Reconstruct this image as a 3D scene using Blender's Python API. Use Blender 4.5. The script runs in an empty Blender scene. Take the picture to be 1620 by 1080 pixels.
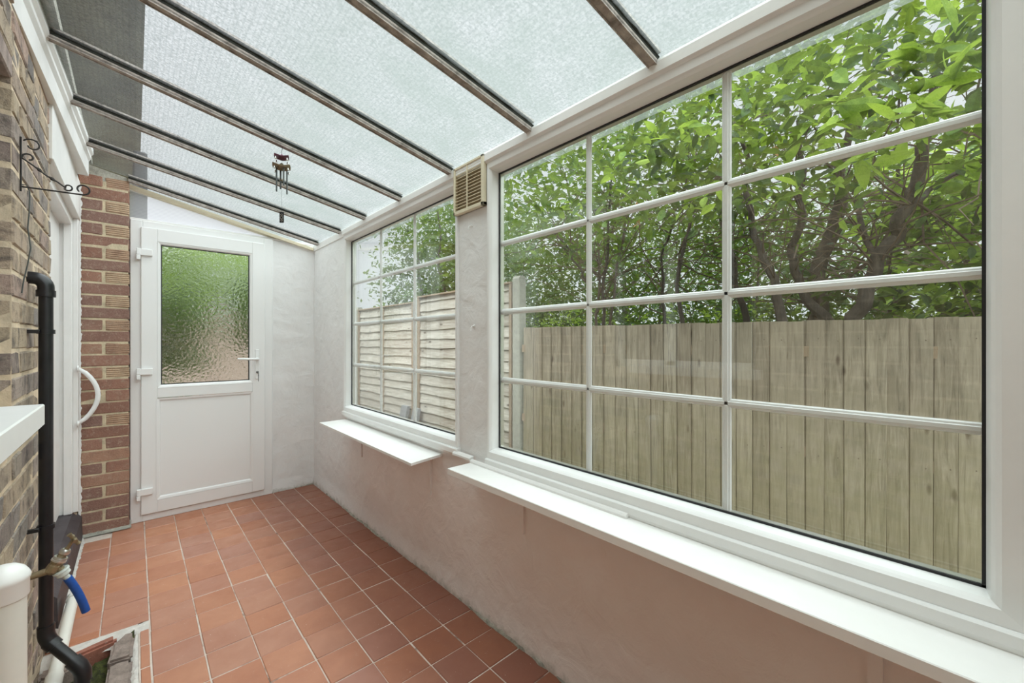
import bpy, bmesh, math, random
from math import sin, cos, tan, pi, radians, sqrt, atan2
from mathutils import Vector, Matrix, noise as mnoise

random.seed(7)
sc = bpy.context.scene
COL = sc.collection

# ------------------------------------------------------------------ camera
CAM_H = 1.22
FPX = 655.0
YAW = radians(42.36)
cam_data = bpy.data.cameras.new('camera')
cam_data.sensor_width = 36.0
cam_data.lens = FPX / 1620.0 * 36.0
cam_data.shift_y = 1.0 / 1620.0
cam_data.clip_start = 0.02
cam = bpy.data.objects.new('camera', cam_data)
COL.objects.link(cam)
cam.location = (0, 0, CAM_H)
cam.rotation_euler = (pi / 2, 0, -YAW)
sc.camera = cam

# ------------------------------------------------------------------ world: white overcast sky
world = bpy.data.worlds.new('world')
sc.world = world
world.use_nodes = True
wn = world.node_tree.nodes
bg = wn['Background']
bg.inputs['Color'].default_value = (0.92, 0.965, 1.0, 1)
bg.inputs['Strength'].default_value = 0.94

# very wide, soft lamp added to lift the indoor daylight above the sky's own
fill_sun_d = bpy.data.lights.new('fill_sun', 'SUN')
fill_sun_d.energy = 14.8
fill_sun_d.angle = radians(130)
fill_sun_d.color = (0.91, 0.965, 1.0)
fill_sun = bpy.data.objects.new('fill_sun', fill_sun_d)
COL.objects.link(fill_sun)
fill_sun.rotation_euler = (radians(14), radians(6), 0)

sc.view_settings.view_transform = 'Standard'
sc.view_settings.look = 'None'
sc.view_settings.exposure = 0.0
sc.view_settings.gamma = 1.0
sc.view_settings.use_curve_mapping = False
sc.cycles.max_bounces = 12
sc.cycles.diffuse_bounces = 6
sc.cycles.transparent_max_bounces = 24
sc.cycles.sample_clamp_indirect = 6.0


# ------------------------------------------------------------------ material helpers
class Mat:
    def __init__(s, name):
        s.m = bpy.data.materials.new(name)
        s.m.use_nodes = True
        s.t = s.m.node_tree
        s.n = s.t.nodes
        s.l = s.t.links
        s.b = s.n['Principled BSDF']
        s.out = s.n['Material Output']

    def node(s, typ, **kw):
        nd = s.n.new(typ)
        for k, v in kw.items():
            setattr(nd, k, v)
        return nd

    def link(s, a, b):
        s.l.new(a, b)

    def coord(s, scale=(1, 1, 1), rand=True, kind='Object'):
        tc = s.node('ShaderNodeTexCoord')
        mp = s.node('ShaderNodeMapping')
        mp.inputs['Scale'].default_value = scale
        s.link(tc.outputs[kind], mp.inputs['Vector'])
        if rand:
            oi = s.node('ShaderNodeObjectInfo')
            mu = s.node('ShaderNodeMath', operation='MULTIPLY')
            mu.inputs[1].default_value = 57.0
            s.link(oi.outputs['Random'], mu.inputs[0])
            s.link(mu.outputs[0], mp.inputs['Location'])
        return mp.outputs['Vector']

    def noise(s, vec, scale, detail=4, rough=0.6, dist=0.0):
        nd = s.node('ShaderNodeTexNoise')
        nd.inputs['Scale'].default_value = scale
        nd.inputs['Detail'].default_value = detail
        nd.inputs['Roughness'].default_value = rough
        nd.inputs['Distortion'].default_value = dist
        s.link(vec, nd.inputs['Vector'])
        return nd.outputs['Fac']

    def ramp(s, fac, stops, interp='LINEAR'):
        nd = s.node('ShaderNodeValToRGB')
        cr = nd.color_ramp
        cr.interpolation = interp
        while len(cr.elements) > 1:
            cr.elements.remove(cr.elements[-1])
        for i, (p, c) in enumerate(stops):
            if not hasattr(c, '__len__'):
                c = (c, c, c)
            e = cr.elements[0] if i == 0 else cr.elements.new(p)
            e.position = p
            e.color = tuple(c) + (1,) if len(c) == 3 else c
        s.link(fac, nd.inputs['Fac'])
        return nd.outputs['Color']

    def mix(s, fac, a, b, blend='MIX'):
        nd = s.node('ShaderNodeMix', data_type='RGBA', blend_type=blend)
        for sock, v in ((nd.inputs[0], fac), (nd.inputs[6], a), (nd.inputs[7], b)):
            if isinstance(v, (int, float)):
                sock.default_value = v
            elif isinstance(v, tuple):
                sock.default_value = v if len(v) == 4 else v + (1,)
            else:
                s.link(v, sock)
        return nd.outputs[2]

    def math(s, op, a, b=0.0, c=None):
        nd = s.node('ShaderNodeMath', operation=op)
        for i, v in enumerate((a, b, c)):
            if v is None:
                continue
            if isinstance(v, (int, float)):
                nd.inputs[i].default_value = v
            else:
                s.link(v, nd.inputs[i])
        return nd.outputs[0]

    def color(s, c):
        if isinstance(c, tuple):
            s.b.inputs['Base Color'].default_value = c + (1,) if len(c) == 3 else c
        else:
            s.link(c, s.b.inputs['Base Color'])

    def rough(s, v):
        if isinstance(v, (int, float)):
            s.b.inputs['Roughness'].default_value = v
        else:
            s.link(v, s.b.inputs['Roughness'])

    def bump(s, h, strength=0.3, dist=0.002, to=None):
        nd = s.node('ShaderNodeBump')
        nd.inputs['Strength'].default_value = strength
        nd.inputs['Distance'].default_value = dist
        s.link(h, nd.inputs['Height'])
        s.link(nd.outputs['Normal'], (to or s.b).inputs['Normal'])
        return nd.outputs['Normal']

    def objrand(s):
        return s.node('ShaderNodeObjectInfo').outputs['Random']

    def zcoord(s):
        g = s.node('ShaderNodeNewGeometry')
        x = s.node('ShaderNodeSeparateXYZ')
        s.link(g.outputs['Position'], x.inputs[0])
        return x.outputs


def plain(name, col, rough=0.5, metal=0.0, var=0.0, bump=0.0, scale=20, dirt=None, spec=None):
    M = Mat(name)
    v = M.coord(rand=False)
    if var or dirt:
        n = M.noise(v, scale, 5, 0.65)
        lo = tuple(c * (1 - var) for c in col)
        hi = tuple(min(1, c * (1 + var)) for c in col)
        c = M.ramp(n, [(0.3, lo), (0.7, hi)])
        if dirt:
            n2 = M.noise(v, scale * 2.3, 6, 0.7, 0.4)
            c = M.mix(M.ramp(n2, [(dirt[1], 0.0), (min(1, dirt[1] + 0.12), 1.0)]), c, dirt[0])
        M.color(c)
    else:
        M.color(col)
    M.rough(rough)
    M.b.inputs['Metallic'].default_value = metal
    if spec is not None:
        M.b.inputs['Specular IOR Level'].default_value = spec
    if bump:
        M.bump(M.noise(v, scale * 6, 5), 0.5, bump)
    return M.m


MT = {}
MT['upvc'] = plain('white_upvc', (0.82, 0.82, 0.815), 0.28)
MT['upvc_old'] = plain('white_upvc_frame', (0.80, 0.80, 0.79), 0.35, var=0.03, scale=6, dirt=((0.55, 0.5, 0.4), 0.74))
MT['gloss'] = plain('white_gloss_paint', (0.80, 0.79, 0.775), 0.38, var=0.03, scale=8, bump=0.0006, dirt=((0.42, 0.38, 0.32), 0.72))
MT['beam'] = plain('aged_white_paint', (0.76, 0.755, 0.73), 0.5, var=0.05, scale=9, bump=0.001, dirt=((0.35, 0.32, 0.27), 0.69))
MT['shelf'] = plain('white_board_paint', (0.83, 0.82, 0.80), 0.42, var=0.02, scale=10, dirt=((0.45, 0.38, 0.28), 0.745))
MT['gasket'] = plain('black_rubber', (0.012, 0.012, 0.014), 0.55)
MT['cream'] = plain('cream_plastic', (0.70, 0.63, 0.47), 0.45, var=0.05, scale=14, dirt=((0.4, 0.33, 0.2), 0.7))
MT['cream_dark'] = plain('grimy_louvre_back', (0.46, 0.38, 0.27), 0.7)
MT['blackpipe'] = plain('black_pipe_plastic', (0.012, 0.012, 0.014), 0.3, var=0.3, scale=25, dirt=((0.16, 0.15, 0.14), 0.72))
MT['whitepipe'] = plain('white_pipe_plastic', (0.72, 0.69, 0.63), 0.4, var=0.04, scale=6, dirt=((0.35, 0.33, 0.28), 0.75))
MT['whitecap'] = plain('white_cap_plastic', (0.85, 0.84, 0.82), 0.35)
MT['brass'] = plain('aged_brass', (0.30, 0.24, 0.15), 0.5, metal=0.75, var=0.25, scale=60, bump=0.0008, dirt=((0.13, 0.10, 0.07), 0.6))
MT['chrome'] = plain('worn_chrome', (0.62, 0.61, 0.58), 0.3, metal=0.9)
MT['hose'] = plain('blue_rubber_hose', (0.012, 0.075, 0.33), 0.45, var=0.25, scale=40, dirt=((0.2, 0.28, 0.4), 0.74))
MT['nozzle'] = plain('pale_grey_plastic', (0.58, 0.62, 0.58), 0.4)
MT['iron'] = plain('dark_wrought_iron', (0.035, 0.032, 0.03), 0.55, metal=0.3, var=0.4, scale=50)
MT['wire'] = plain('grey_green_wire', (0.07, 0.08, 0.075), 0.6)
MT['steel'] = plain('dull_steel', (0.28, 0.28, 0.27), 0.35, metal=0.8)
MT['pewter'] = plain('dark_pewter_tube', (0.10, 0.11, 0.11), 0.35, metal=0.5)
MT['enamel'] = plain('plum_enamel', (0.16, 0.06, 0.10), 0.3, metal=0.2)
MT['bronze'] = plain('antique_bronze', (0.27, 0.22, 0.14), 0.35, metal=0.6)
MT['darkstep'] = plain('black_painted_step', (0.055, 0.045, 0.05), 0.55, var=0.35, scale=14, bump=0.002, dirt=((0.3, 0.26, 0.22), 0.66))
MT['grime_mortar'] = plain('grimy_floor_fillet', (0.36, 0.35, 0.30), 0.9, var=0.4, scale=30, bump=0.006, dirt=((0.10, 0.10, 0.07), 0.6))
MT['limemortar'] = plain('pale_mortar', (0.62, 0.58, 0.54), 0.9, var=0.15, scale=22, bump=0.005, dirt=((0.35, 0.22, 0.17), 0.62))
MT['gullystone'] = plain('weathered_stone', (0.27, 0.21, 0.18), 0.85, var=0.4, scale=22, bump=0.006, dirt=((0.55, 0.52, 0.48), 0.64))
MT['gullybrick'] = plain('worn_red_edging', (0.32, 0.125, 0.085), 0.85, var=0.3, scale=18, bump=0.004, dirt=((0.52, 0.45, 0.4), 0.62))
MT['moss'] = plain('wet_moss', (0.075, 0.085, 0.02), 0.9, var=0.6, scale=45, bump=0.01, dirt=((0.03, 0.025, 0.02), 0.5))
MT['concrete'] = plain('weathered_concrete', (0.33, 0.32, 0.27), 0.9, var=0.15, scale=20, bump=0.003, dirt=((0.16, 0.17, 0.1), 0.64))
MT['slabgrey'] = plain('grey_slab', (0.22, 0.22, 0.22), 0.8, var=0.1, scale=20)
MT['earth'] = plain('garden_soil_grass', (0.13, 0.12, 0.06), 0.95, var=0.4, scale=4, bump=0.01)
MT['paving'] = plain('pinkish_paving', (0.42, 0.33, 0.28), 0.9, var=0.15, scale=5, bump=0.004)
MT['rust'] = plain('rusty_nail', (0.10, 0.07, 0.05), 0.8)
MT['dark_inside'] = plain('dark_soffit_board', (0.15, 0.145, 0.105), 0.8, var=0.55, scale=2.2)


def mat_plaster(name, pink):
    M = Mat(name)
    v = M.coord(rand=False)
    n = M.noise(v, 3.2, 5, 0.6)
    if pink:
        c = M.ramp(n, [(0.3, (0.76, 0.68, 0.645)), (0.7, (0.82, 0.77, 0.75))])
    else:
        c = M.ramp(n, [(0.3, (0.76, 0.755, 0.75)), (0.7, (0.81, 0.805, 0.80))])
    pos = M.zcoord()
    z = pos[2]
    if pink:  # pinker low down, fading to white upwards and towards the far end
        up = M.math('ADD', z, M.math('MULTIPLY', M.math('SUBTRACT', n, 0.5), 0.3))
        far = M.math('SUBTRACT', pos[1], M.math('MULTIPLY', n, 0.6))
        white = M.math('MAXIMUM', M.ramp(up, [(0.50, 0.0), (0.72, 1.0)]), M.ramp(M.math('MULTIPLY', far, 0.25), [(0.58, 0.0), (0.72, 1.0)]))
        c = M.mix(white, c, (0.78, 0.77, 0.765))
    # grime creeping up from the floor joint, broken up by noise
    n3 = M.noise(v, 24, 6, 0.75, 0.3)
    g = M.math('SUBTRACT', M.math('MULTIPLY', n3, 0.11), z)
    c = M.mix(M.ramp(g, [(0.02, 0.0), (0.06, 0.7)]), c, (0.33, 0.32, 0.27))
    n4 = M.noise(v, 9, 7, 0.7, 0.8)
    c = M.mix(M.ramp(n4, [(0.66, 0.0), (0.74, 0.35)]), c, (0.55, 0.47, 0.38))
    M.color(c)
    M.rough(0.62)
    a = M.noise(v, 9, 5, 0.55, 1.2)
    b = M.noise(v, 75, 4, 0.6)
    ns = M.node('ShaderNodeTexVoronoi', feature='SMOOTH_F1')
    ns.inputs['Scale'].default_value = 13
    M.link(v, ns.inputs['Vector'])
    h = M.math('ADD', M.math('MULTIPLY', a, 1.2), M.math('MULTIPLY', b, 0.16))
    h = M.math('ADD', h, M.math('MULTIPLY', ns.outputs['Distance'], 0.5))
    M.bump(h, 0.7, 0.007)
    return M.m


MT['plaster'] = mat_plaster('white_painted_plaster', False)
MT['plaster_pink'] = mat_plaster('offwhite_painted_plaster_lower', True)


def mat_tile():
    M = Mat('terracotta_quarry_tile')
    v = M.coord(rand=True)
    r = M.objrand()
    c = M.ramp(r, [(0.0, (0.46, 0.19, 0.105)), (0.35, (0.51, 0.225, 0.13)), (0.6, (0.48, 0.23, 0.15)), (0.8, (0.42, 0.20, 0.145)), (1.0, (0.54, 0.235, 0.125))])
    n = M.noise(v, 9, 5, 0.6, 0.4)
    c = M.mix(M.ramp(n, [(0.3, 0.0), (0.75, 0.45)]), c, (0.34, 0.12, 0.065))
    # pale lime bloom and scuffs
    n2 = M.noise(v, 28, 7, 0.75, 0.6)
    c = M.mix(M.ramp(n2, [(0.62, 0.0), (0.78, 0.55)]), c, (0.60, 0.47, 0.40))
    # darker brown towards the long wall: world X position
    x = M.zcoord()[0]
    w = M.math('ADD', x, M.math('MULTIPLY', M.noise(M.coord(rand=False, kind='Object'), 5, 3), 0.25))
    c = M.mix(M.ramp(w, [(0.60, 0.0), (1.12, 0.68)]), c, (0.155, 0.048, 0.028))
    sp = M.noise(v, 160, 2, 0.5)
    c = M.mix(M.ramp(sp, [(0.74, 0.0), (0.78, 0.8)]), c, (0.7, 0.62, 0.55))
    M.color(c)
    M.rough(M.ramp(n, [(0.3, 0.30), (0.7, 0.50)]))
    M.bump(M.noise(v, 40, 5), 0.25, 0.0015)
    return M.m


MT['tile'] = mat_tile()


def mat_grout():
    M = Mat('pale_dirty_grout')
    v = M.coord(rand=False)
    n = M.noise(v, 4.5, 6, 0.7)
    M.color(M.ramp(n, [(0.34, (0.14, 0.10, 0.08)), (0.43, (0.52, 0.42, 0.36)), (0.7, (0.74, 0.67, 0.60))]))
    M.rough(0.95)
    M.bump(M.noise(v, 90, 4), 0.6, 0.003)
    return M.m


MT['grout'] = mat_grout()


def mat_brick(name, stops, grooves=False, dark=True):
    M = Mat(name)
    v = M.coord(rand=True)
    r = M.objrand()
    c = M.ramp(r, stops)
    n = M.noise(v, 14, 6, 0.7, 0.5)
    c = M.mix(M.ramp(n, [(0.47, 0.0), (0.66, 0.8 if dark else 0.4)]), c, (0.09, 0.075, 0.07) if dark else (0.18, 0.09, 0.07))
    n2 = M.noise(v, 45, 8, 0.8)
    c = M.mix(M.ramp(n2, [(0.52, 0.0), (0.70, 0.65)]), c, (0.55, 0.46, 0.35))
    M.color(c)
    M.rough(0.9)
    h = M.noise(v, 120, 6, 0.7)
    h = M.math('ADD', h, M.math('MULTIPLY', n, 0.8))
    if grooves:
        z = M.zcoord()[2]
        s = M.math('SINE', M.math('MULTIPLY', z, 2 * pi / 0.0125))
        h = M.math('ADD', h, M.math('MULTIPLY', s, 0.45))
    M.bump(h, 1.0, 0.006)
    return M.m


MT['stock'] = mat_brick('weathered_stock_brick', [(0, (0.37, 0.28, 0.225)), (0.2, (0.49, 0.39, 0.27)), (0.4, (0.41, 0.33, 0.28)), (0.55, (0.25, 0.225, 0.21)), (0.7, (0.51, 0.40, 0.28)), (0.85, (0.45, 0.32, 0.26)), (1, (0.19, 0.17, 0.16))])
MT['red'] = mat_brick('red_brown_brick', [(0, (0.28, 0.145, 0.105)), (0.3, (0.36, 0.19, 0.135)), (0.6, (0.25, 0.145, 0.12)), (1, (0.41, 0.235, 0.16))], dark=False)
MT['buff'] = mat_brick('grooved_buff_red_brick', [(0, (0.50, 0.33, 0.215)), (0.5, (0.44, 0.27, 0.18)), (1, (0.54, 0.38, 0.25))], grooves=True, dark=False)
MT['mortar'] = plain('sandy_mortar', (0.62, 0.50, 0.36), 0.95, var=0.25, scale=14, bump=0.006, dirt=((0.22, 0.17, 0.13), 0.66))
MT['mortar2'] = plain('yellow_mortar', (0.58, 0.49, 0.34), 0.95, var=0.25, scale=20, bump=0.006, dirt=((0.25, 0.2, 0.12), 0.64))


def mat_wood(name, stops, axis='Z', green=0.0):
    M = Mat(name)
    sc_ = {'Z': (30, 30, 2.2), 'Y': (30, 2.2, 30), 'X': (2.2, 30, 30)}[axis]
    v = M.coord(sc_, rand=True)
    n = M.noise(v, 1.6, 6, 0.65, 0.9)
    v2 = M.coord((5, 5, 5), rand=True)
    n2 = M.noise(v2, 1.0, 4, 0.6)
    c = M.ramp(n, stops)
    c = M.mix(M.ramp(n2, [(0.35, 0.0), (0.75, 0.45)]), c, tuple(x * 0.6 for x in stops[0][1]))
    r = M.objrand()
    c = M.mix(M.math('MULTIPLY', r, 0.4), c, (0.20, 0.155, 0.115))
    r2 = M.math('FRACT', M.math('MULTIPLY', r, 7.31))
    c = M.mix(M.math('MULTIPLY', r2, 0.22), c, tuple(min(1, x * 1.15) for x in stops[-1][1]))
    # knots
    vo = M.node('ShaderNodeTexVoronoi')
    vo.inputs['Scale'].default_value = 1.0
    M.link(M.coord({'Z': (9, 9, 3.0), 'Y': (9, 3.0, 9), 'X': (3, 9, 9)}[axis], rand=True), vo.inputs['Vector'])
    c = M.mix(M.ramp(vo.outputs['Distance'], [(0.05, 0.85), (0.13, 0.0)]), c, (0.07, 0.045, 0.03))
    if green:
        z = M.zcoord()[2]
        g = M.math('SUBTRACT', 1.25, z)
        g = M.math('MULTIPLY', g, M.noise(v2, 2.0, 3))
        c = M.mix(M.ramp(g, [(0.1, 0.0), (0.55, green)]), c, (0.25, 0.225, 0.10))
    M.color(c)
    M.rough(0.85)
    M.bump(n, 0.6, 0.003)
    return M.m


MT['fence'] = mat_wood('weathered_fence_board', [(0.3, (0.10, 0.08, 0.056)), (0.45, (0.235, 0.195, 0.14)), (0.7, (0.38, 0.325, 0.245))], 'Z', green=0.35)
MT['lap'] = mat_wood('weathered_grey_lap_board', [(0.3, (0.27, 0.235, 0.185)), (0.5, (0.50, 0.46, 0.39)), (0.7, (0.68, 0.65, 0.58))], 'Y')
MT['batten'] = mat_wood('brown_fence_batten', [(0.3, (0.24, 0.17, 0.11)), (0.7, (0.38, 0.29, 0.20))], 'Z')
MT['bark'] = mat_wood('rough_grey_bark', [(0.3, (0.02, 0.015, 0.012)), (0.55, (0.055, 0.042, 0.034)), (0.75, (0.12, 0.098, 0.08))], 'Z')
MT['twig'] = plain('brown_twig', (0.10, 0.068, 0.045), 0.85, var=0.35, scale=6)


def mat_bar():
    M = Mat('grimy_grey_glazing_bar')
    v = M.coord(rand=False)
    n = M.noise(v, 26, 6, 0.7, 0.5)
    c = M.ramp(n, [(0.3, (0.17, 0.145, 0.125)), (0.5, (0.38, 0.335, 0.30)), (0.75, (0.60, 0.55, 0.50))])
    M.color(c)
    M.rough(0.8)
    M.bump(M.noise(v, 90, 5), 0.6, 0.003)
    return M.m


MT['bar'] = mat_bar()
MT['bargrime'] = plain('black_algae_putty', (0.022, 0.024, 0.018), 0.9, var=0.5, scale=30, bump=0.004, dirt=((0.16, 0.155, 0.12), 0.66))


def mat_roofglass():
    M = Mat('obscure_wired_roof_glass')
    M.n.remove(M.b)
    v = M.coord(rand=False)
    tr = M.node('ShaderNodeBsdfTransparent')
    tl = M.node('ShaderNodeBsdfTranslucent')
    gl = M.node('ShaderNodeBsdfGlossy')
    gl.inputs['Roughness'].default_value = 0.22
    # rolled pattern: small cells, plus reeding along the slope, plus green algae outside
    cell = M.noise(v, 120, 3, 0.6, 0.5)
    tc = M.node('ShaderNodeTexCoord')
    sx = M.node('ShaderNodeSeparateXYZ')
    M.link(tc.outputs['Object'], sx.inputs[0])
    wob = M.math('MULTIPLY', M.noise(v, 6, 2), 0.0015)
    reed = M.math('SINE', M.math('MULTIPLY', M.math('ADD', sx.outputs[0], wob), 2 * pi / 0.016))
    reed = M.math('MULTIPLY', M.math('ADD', reed, 1.0), 0.5)
    reed4 = M.math('POWER', reed, 6.0)
    alg = M.noise(v, 3.2, 6, 0.7, 0.6)
    base = M.ramp(cell, [(0.35, (0.60, 0.63, 0.615)), (0.65, (0.97, 0.98, 0.975))])
    base = M.mix(M.math('MULTIPLY', reed4, 0.32), base, (0.48, 0.53, 0.53))
    ag = M.math('MULTIPLY', M.ramp(alg, [(0.32, 0.25), (0.62, 0.95)]), M.ramp(sx.outputs[0], [(0.12, 0.0), (0.5, 0.6), (0.9, 0.75)]))
    base = M.mix(ag, base, (0.53, 0.61, 0.55))
    M.link(M.mix(0.68, base, (0.0, 0.0, 0.0)), tl.inputs['Color'])
    M.link(base, tr.inputs['Color'])
    m1 = M.node('ShaderNodeMixShader')
    # clearer towards the house (cleaner glass under the overhang), more scummed at the eaves
    f = M.ramp(sx.outputs[0], [(0.0, 0.12), (0.3, 0.24), (1.0, 0.34)])
    M.link(f, m1.inputs[0])
    M.link(tr.outputs[0], m1.inputs[1])
    M.link(tl.outputs[0], m1.inputs[2])
    bp = M.node('ShaderNodeBump')
    bp.inputs['Strength'].default_value = 0.5
    bp.inputs['Distance'].default_value = 0.003
    M.link(cell, bp.inputs['Height'])
    M.link(bp.outputs[0], gl.inputs['Normal'])
    M.link(bp.outputs[0], tl.inputs['Normal'])
    fr = M.node('ShaderNodeFresnel')
    fr.inputs['IOR'].default_value = 1.35
    geo = M.node('ShaderNodeNewGeometry')
    fac = M.math('MULTIPLY', fr.outputs[0], M.math('SUBTRACT', 1.0, geo.outputs['Backfacing']))
    m2 = M.node('ShaderNodeMixShader')
    M.link(fac, m2.inputs[0])
    M.link(m1.outputs[0], m2.inputs[1])
    M.link(gl.outputs[0], m2.inputs[2])
    # the far face of the slab lets everything through so the slab counts once
    m3 = M.node('ShaderNodeMixShader')
    t2 = M.node('ShaderNodeBsdfTransparent')
    M.link(geo.outputs['Backfacing'], m3.inputs[0])
    M.link(m2.outputs[0], m3.inputs[1])
    M.link(t2.outputs[0], m3.inputs[2])
    M.link(m3.outputs[0], M.out.inputs['Surface'])
    return M.m


MT['roofglass'] = mat_roofglass()


def mat_clear(name, tint, gain):
    M = Mat(name)
    M.n.remove(M.b)
    tr = M.node('ShaderNodeBsdfTransparent')
    tr.inputs['Color'].default_value = tint + (1,)
    gl = M.node('ShaderNodeBsdfGlossy')
    gl.inputs['Roughness'].default_value = 0.0
    fr = M.node('ShaderNodeFresnel')
    fr.inputs['IOR'].default_value = 1.5
    geo = M.node('ShaderNodeNewGeometry')
    front = M.math('SUBTRACT', 1.0, geo.outputs['Backfacing'])
    # inner and outer face reflections of one pane, counted on the face that is met first
    fac = M.math('MINIMUM', M.math('MULTIPLY', M.math('MULTIPLY', fr.outputs[0], gain), front), 0.95)
    m = M.node('ShaderNodeMixShader')
    M.link(fac, m.inputs[0])
    M.link(tr.outputs[0], m.inputs[1])
    M.link(gl.outputs[0], m.inputs[2])
    M.link(m.outputs[0], M.out.inputs['Surface'])
    return M.m


MT['glass'] = mat_clear('clear_window_glass', (0.985, 0.995, 0.99), 1.45)
MT['houseglass'] = plain('dark_house_window_glass', (0.02, 0.025, 0.025), 0.03)


def mat_obscure():
    M = Mat('pebbled_door_glass')
    M.n.remove(M.b)
    v = M.coord(rand=False)
    rf = M.node('ShaderNodeBsdfRefraction')
    rf.inputs['IOR'].default_value = 1.35
    rf.inputs['Roughness'].default_value = 0.13
    rf.inputs['Color'].default_value = (0.97, 1.0, 0.97, 1)
    gl = M.node('ShaderNodeBsdfGlossy')
    gl.inputs['Roughness'].default_value = 0.12
    n = M.noise(v, 38, 3, 0.5, 0.9)
    vo = M.node('ShaderNodeTexVoronoi', feature='SMOOTH_F1')
    vo.inputs['Scale'].default_value = 62
    M.link(v, vo.inputs['Vector'])
    h = M.math('ADD', n, M.math('MULTIPLY', vo.outputs['Distance'], 0.9))
    bp = M.node('ShaderNodeBump')
    bp.inputs['Strength'].default_value = 0.9
    bp.inputs['Distance'].default_value = 0.006
    M.link(h, bp.inputs['Height'])
    M.link(bp.outputs[0], rf.inputs['Normal'])
    M.link(bp.outputs[0], gl.inputs['Normal'])
    fr = M.node('ShaderNodeFresnel')
    fr.inputs['IOR'].default_value = 1.45
    M.link(bp.outputs[0], fr.inputs['Normal'])
    geo = M.node('ShaderNodeNewGeometry')
    front = M.math('SUBTRACT', 1.0, geo.outputs['Backfacing'])
    fac = M.math('MULTIPLY', fr.outputs[0], front)
    m = M.node('ShaderNodeMixShader')
    M.link(fac, m.inputs[0])
    M.link(rf.outputs[0], m.inputs[1])
    M.link(gl.outputs[0], m.inputs[2])
    m3 = M.node('ShaderNodeMixShader')
    t2 = M.node('ShaderNodeBsdfTransparent')
    M.link(geo.outputs['Backfacing'], m3.inputs[0])
    M.link(m.outputs[0], m3.inputs[1])
    M.link(t2.outputs[0], m3.inputs[2])
    M.link(m3.outputs[0], M.out.inputs['Surface'])
    return M.m


MT['obscure'] = mat_obscure()


def mat_poly():
    M = Mat('ribbed_translucent_polycarbonate')
    M.n.remove(M.b)
    z = M.zcoord()[2]
    s = M.math('SINE', M.math('MULTIPLY', z, 2 * pi / 0.0095))
    s = M.math('MULTIPLY', M.math('ADD', s, 1.0), 0.5)
    s = M.math('POWER', s, 4.0)
    c = M.ramp(s, [(0.0, (0.97, 0.97, 0.985)), (1.0, (0.70, 0.71, 0.75))])
    tr = M.node('ShaderNodeBsdfTransparent')
    tl = M.node('ShaderNodeBsdfTranslucent')
    M.link(c, tr.inputs['Color'])
    M.link(c, tl.inputs['Color'])
    m = M.node('ShaderNodeMixShader')
    m.inputs[0].default_value = 0.4
    M.link(tr.outputs[0], m.inputs[1])
    M.link(tl.outputs[0], m.inputs[2])
    geo = M.node('ShaderNodeNewGeometry')
    m3 = M.node('ShaderNodeMixShader')
    t2 = M.node('ShaderNodeBsdfTransparent')
    M.link(geo.outputs['Backfacing'], m3.inputs[0])
    M.link(m.outputs[0], m3.inputs[1])
    M.link(t2.outputs[0], m3.inputs[2])
    M.link(m3.outputs[0], M.out.inputs['Surface'])
    return M.m


MT['poly'] = mat_poly()


def mat_leaf(name, lo, hi, trans=0.45):
    M = Mat(name)
    v = M.coord(rand=False)
    n = M.noise(v, 2.2, 3, 0.6)
    n2 = M.noise(v, 30, 2, 0.5)
    f = M.math('ADD', M.math('MULTIPLY', n, 0.6), M.math('MULTIPLY', n2, 0.4))
    oi = M.objrand()
    f = M.math('ADD', f, M.math('MULTIPLY', M.math('SUBTRACT', oi, 0.5), 0.25))
    c = M.ramp(f, [(0.35, lo), (0.65, hi)])
    M.color(c)
    M.rough(0.6)
    M.b.inputs['Specular IOR Level'].default_value = 0.2
    tl = M.node('ShaderNodeBsdfTranslucent')
    c2 = M.mix(0.35, c, (0.42, 0.55, 0.05), 'MIX')
    M.link(c2, tl.inputs['Color'])
    m = M.node('ShaderNodeMixShader')
    m.inputs[0].default_value = trans
    M.link(M.b.outputs[0], m.inputs[1])
    M.link(tl.outputs[0], m.inputs[2])
    M.link(m.outputs[0], M.out.inputs['Surface'])
    return M.m


MT['leaf_mid'] = mat_leaf('mid_green_leaf', (0.014, 0.038, 0.009), (0.115, 0.20, 0.045), 0.36)
MT['leaf_light'] = mat_leaf('fresh_yellow_green_leaf', (0.12, 0.22, 0.03), (0.32, 0.44, 0.075), 0.42)
MT['leaf_dark'] = mat_leaf('dark_green_leaf', (0.016, 0.038, 0.009), (0.06, 0.115, 0.022), 0.25)
MT['leaf_dry'] = mat_leaf('dried_brown_leaf', (0.30, 0.15, 0.06), (0.45, 0.26, 0.12), 0.2)


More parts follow.
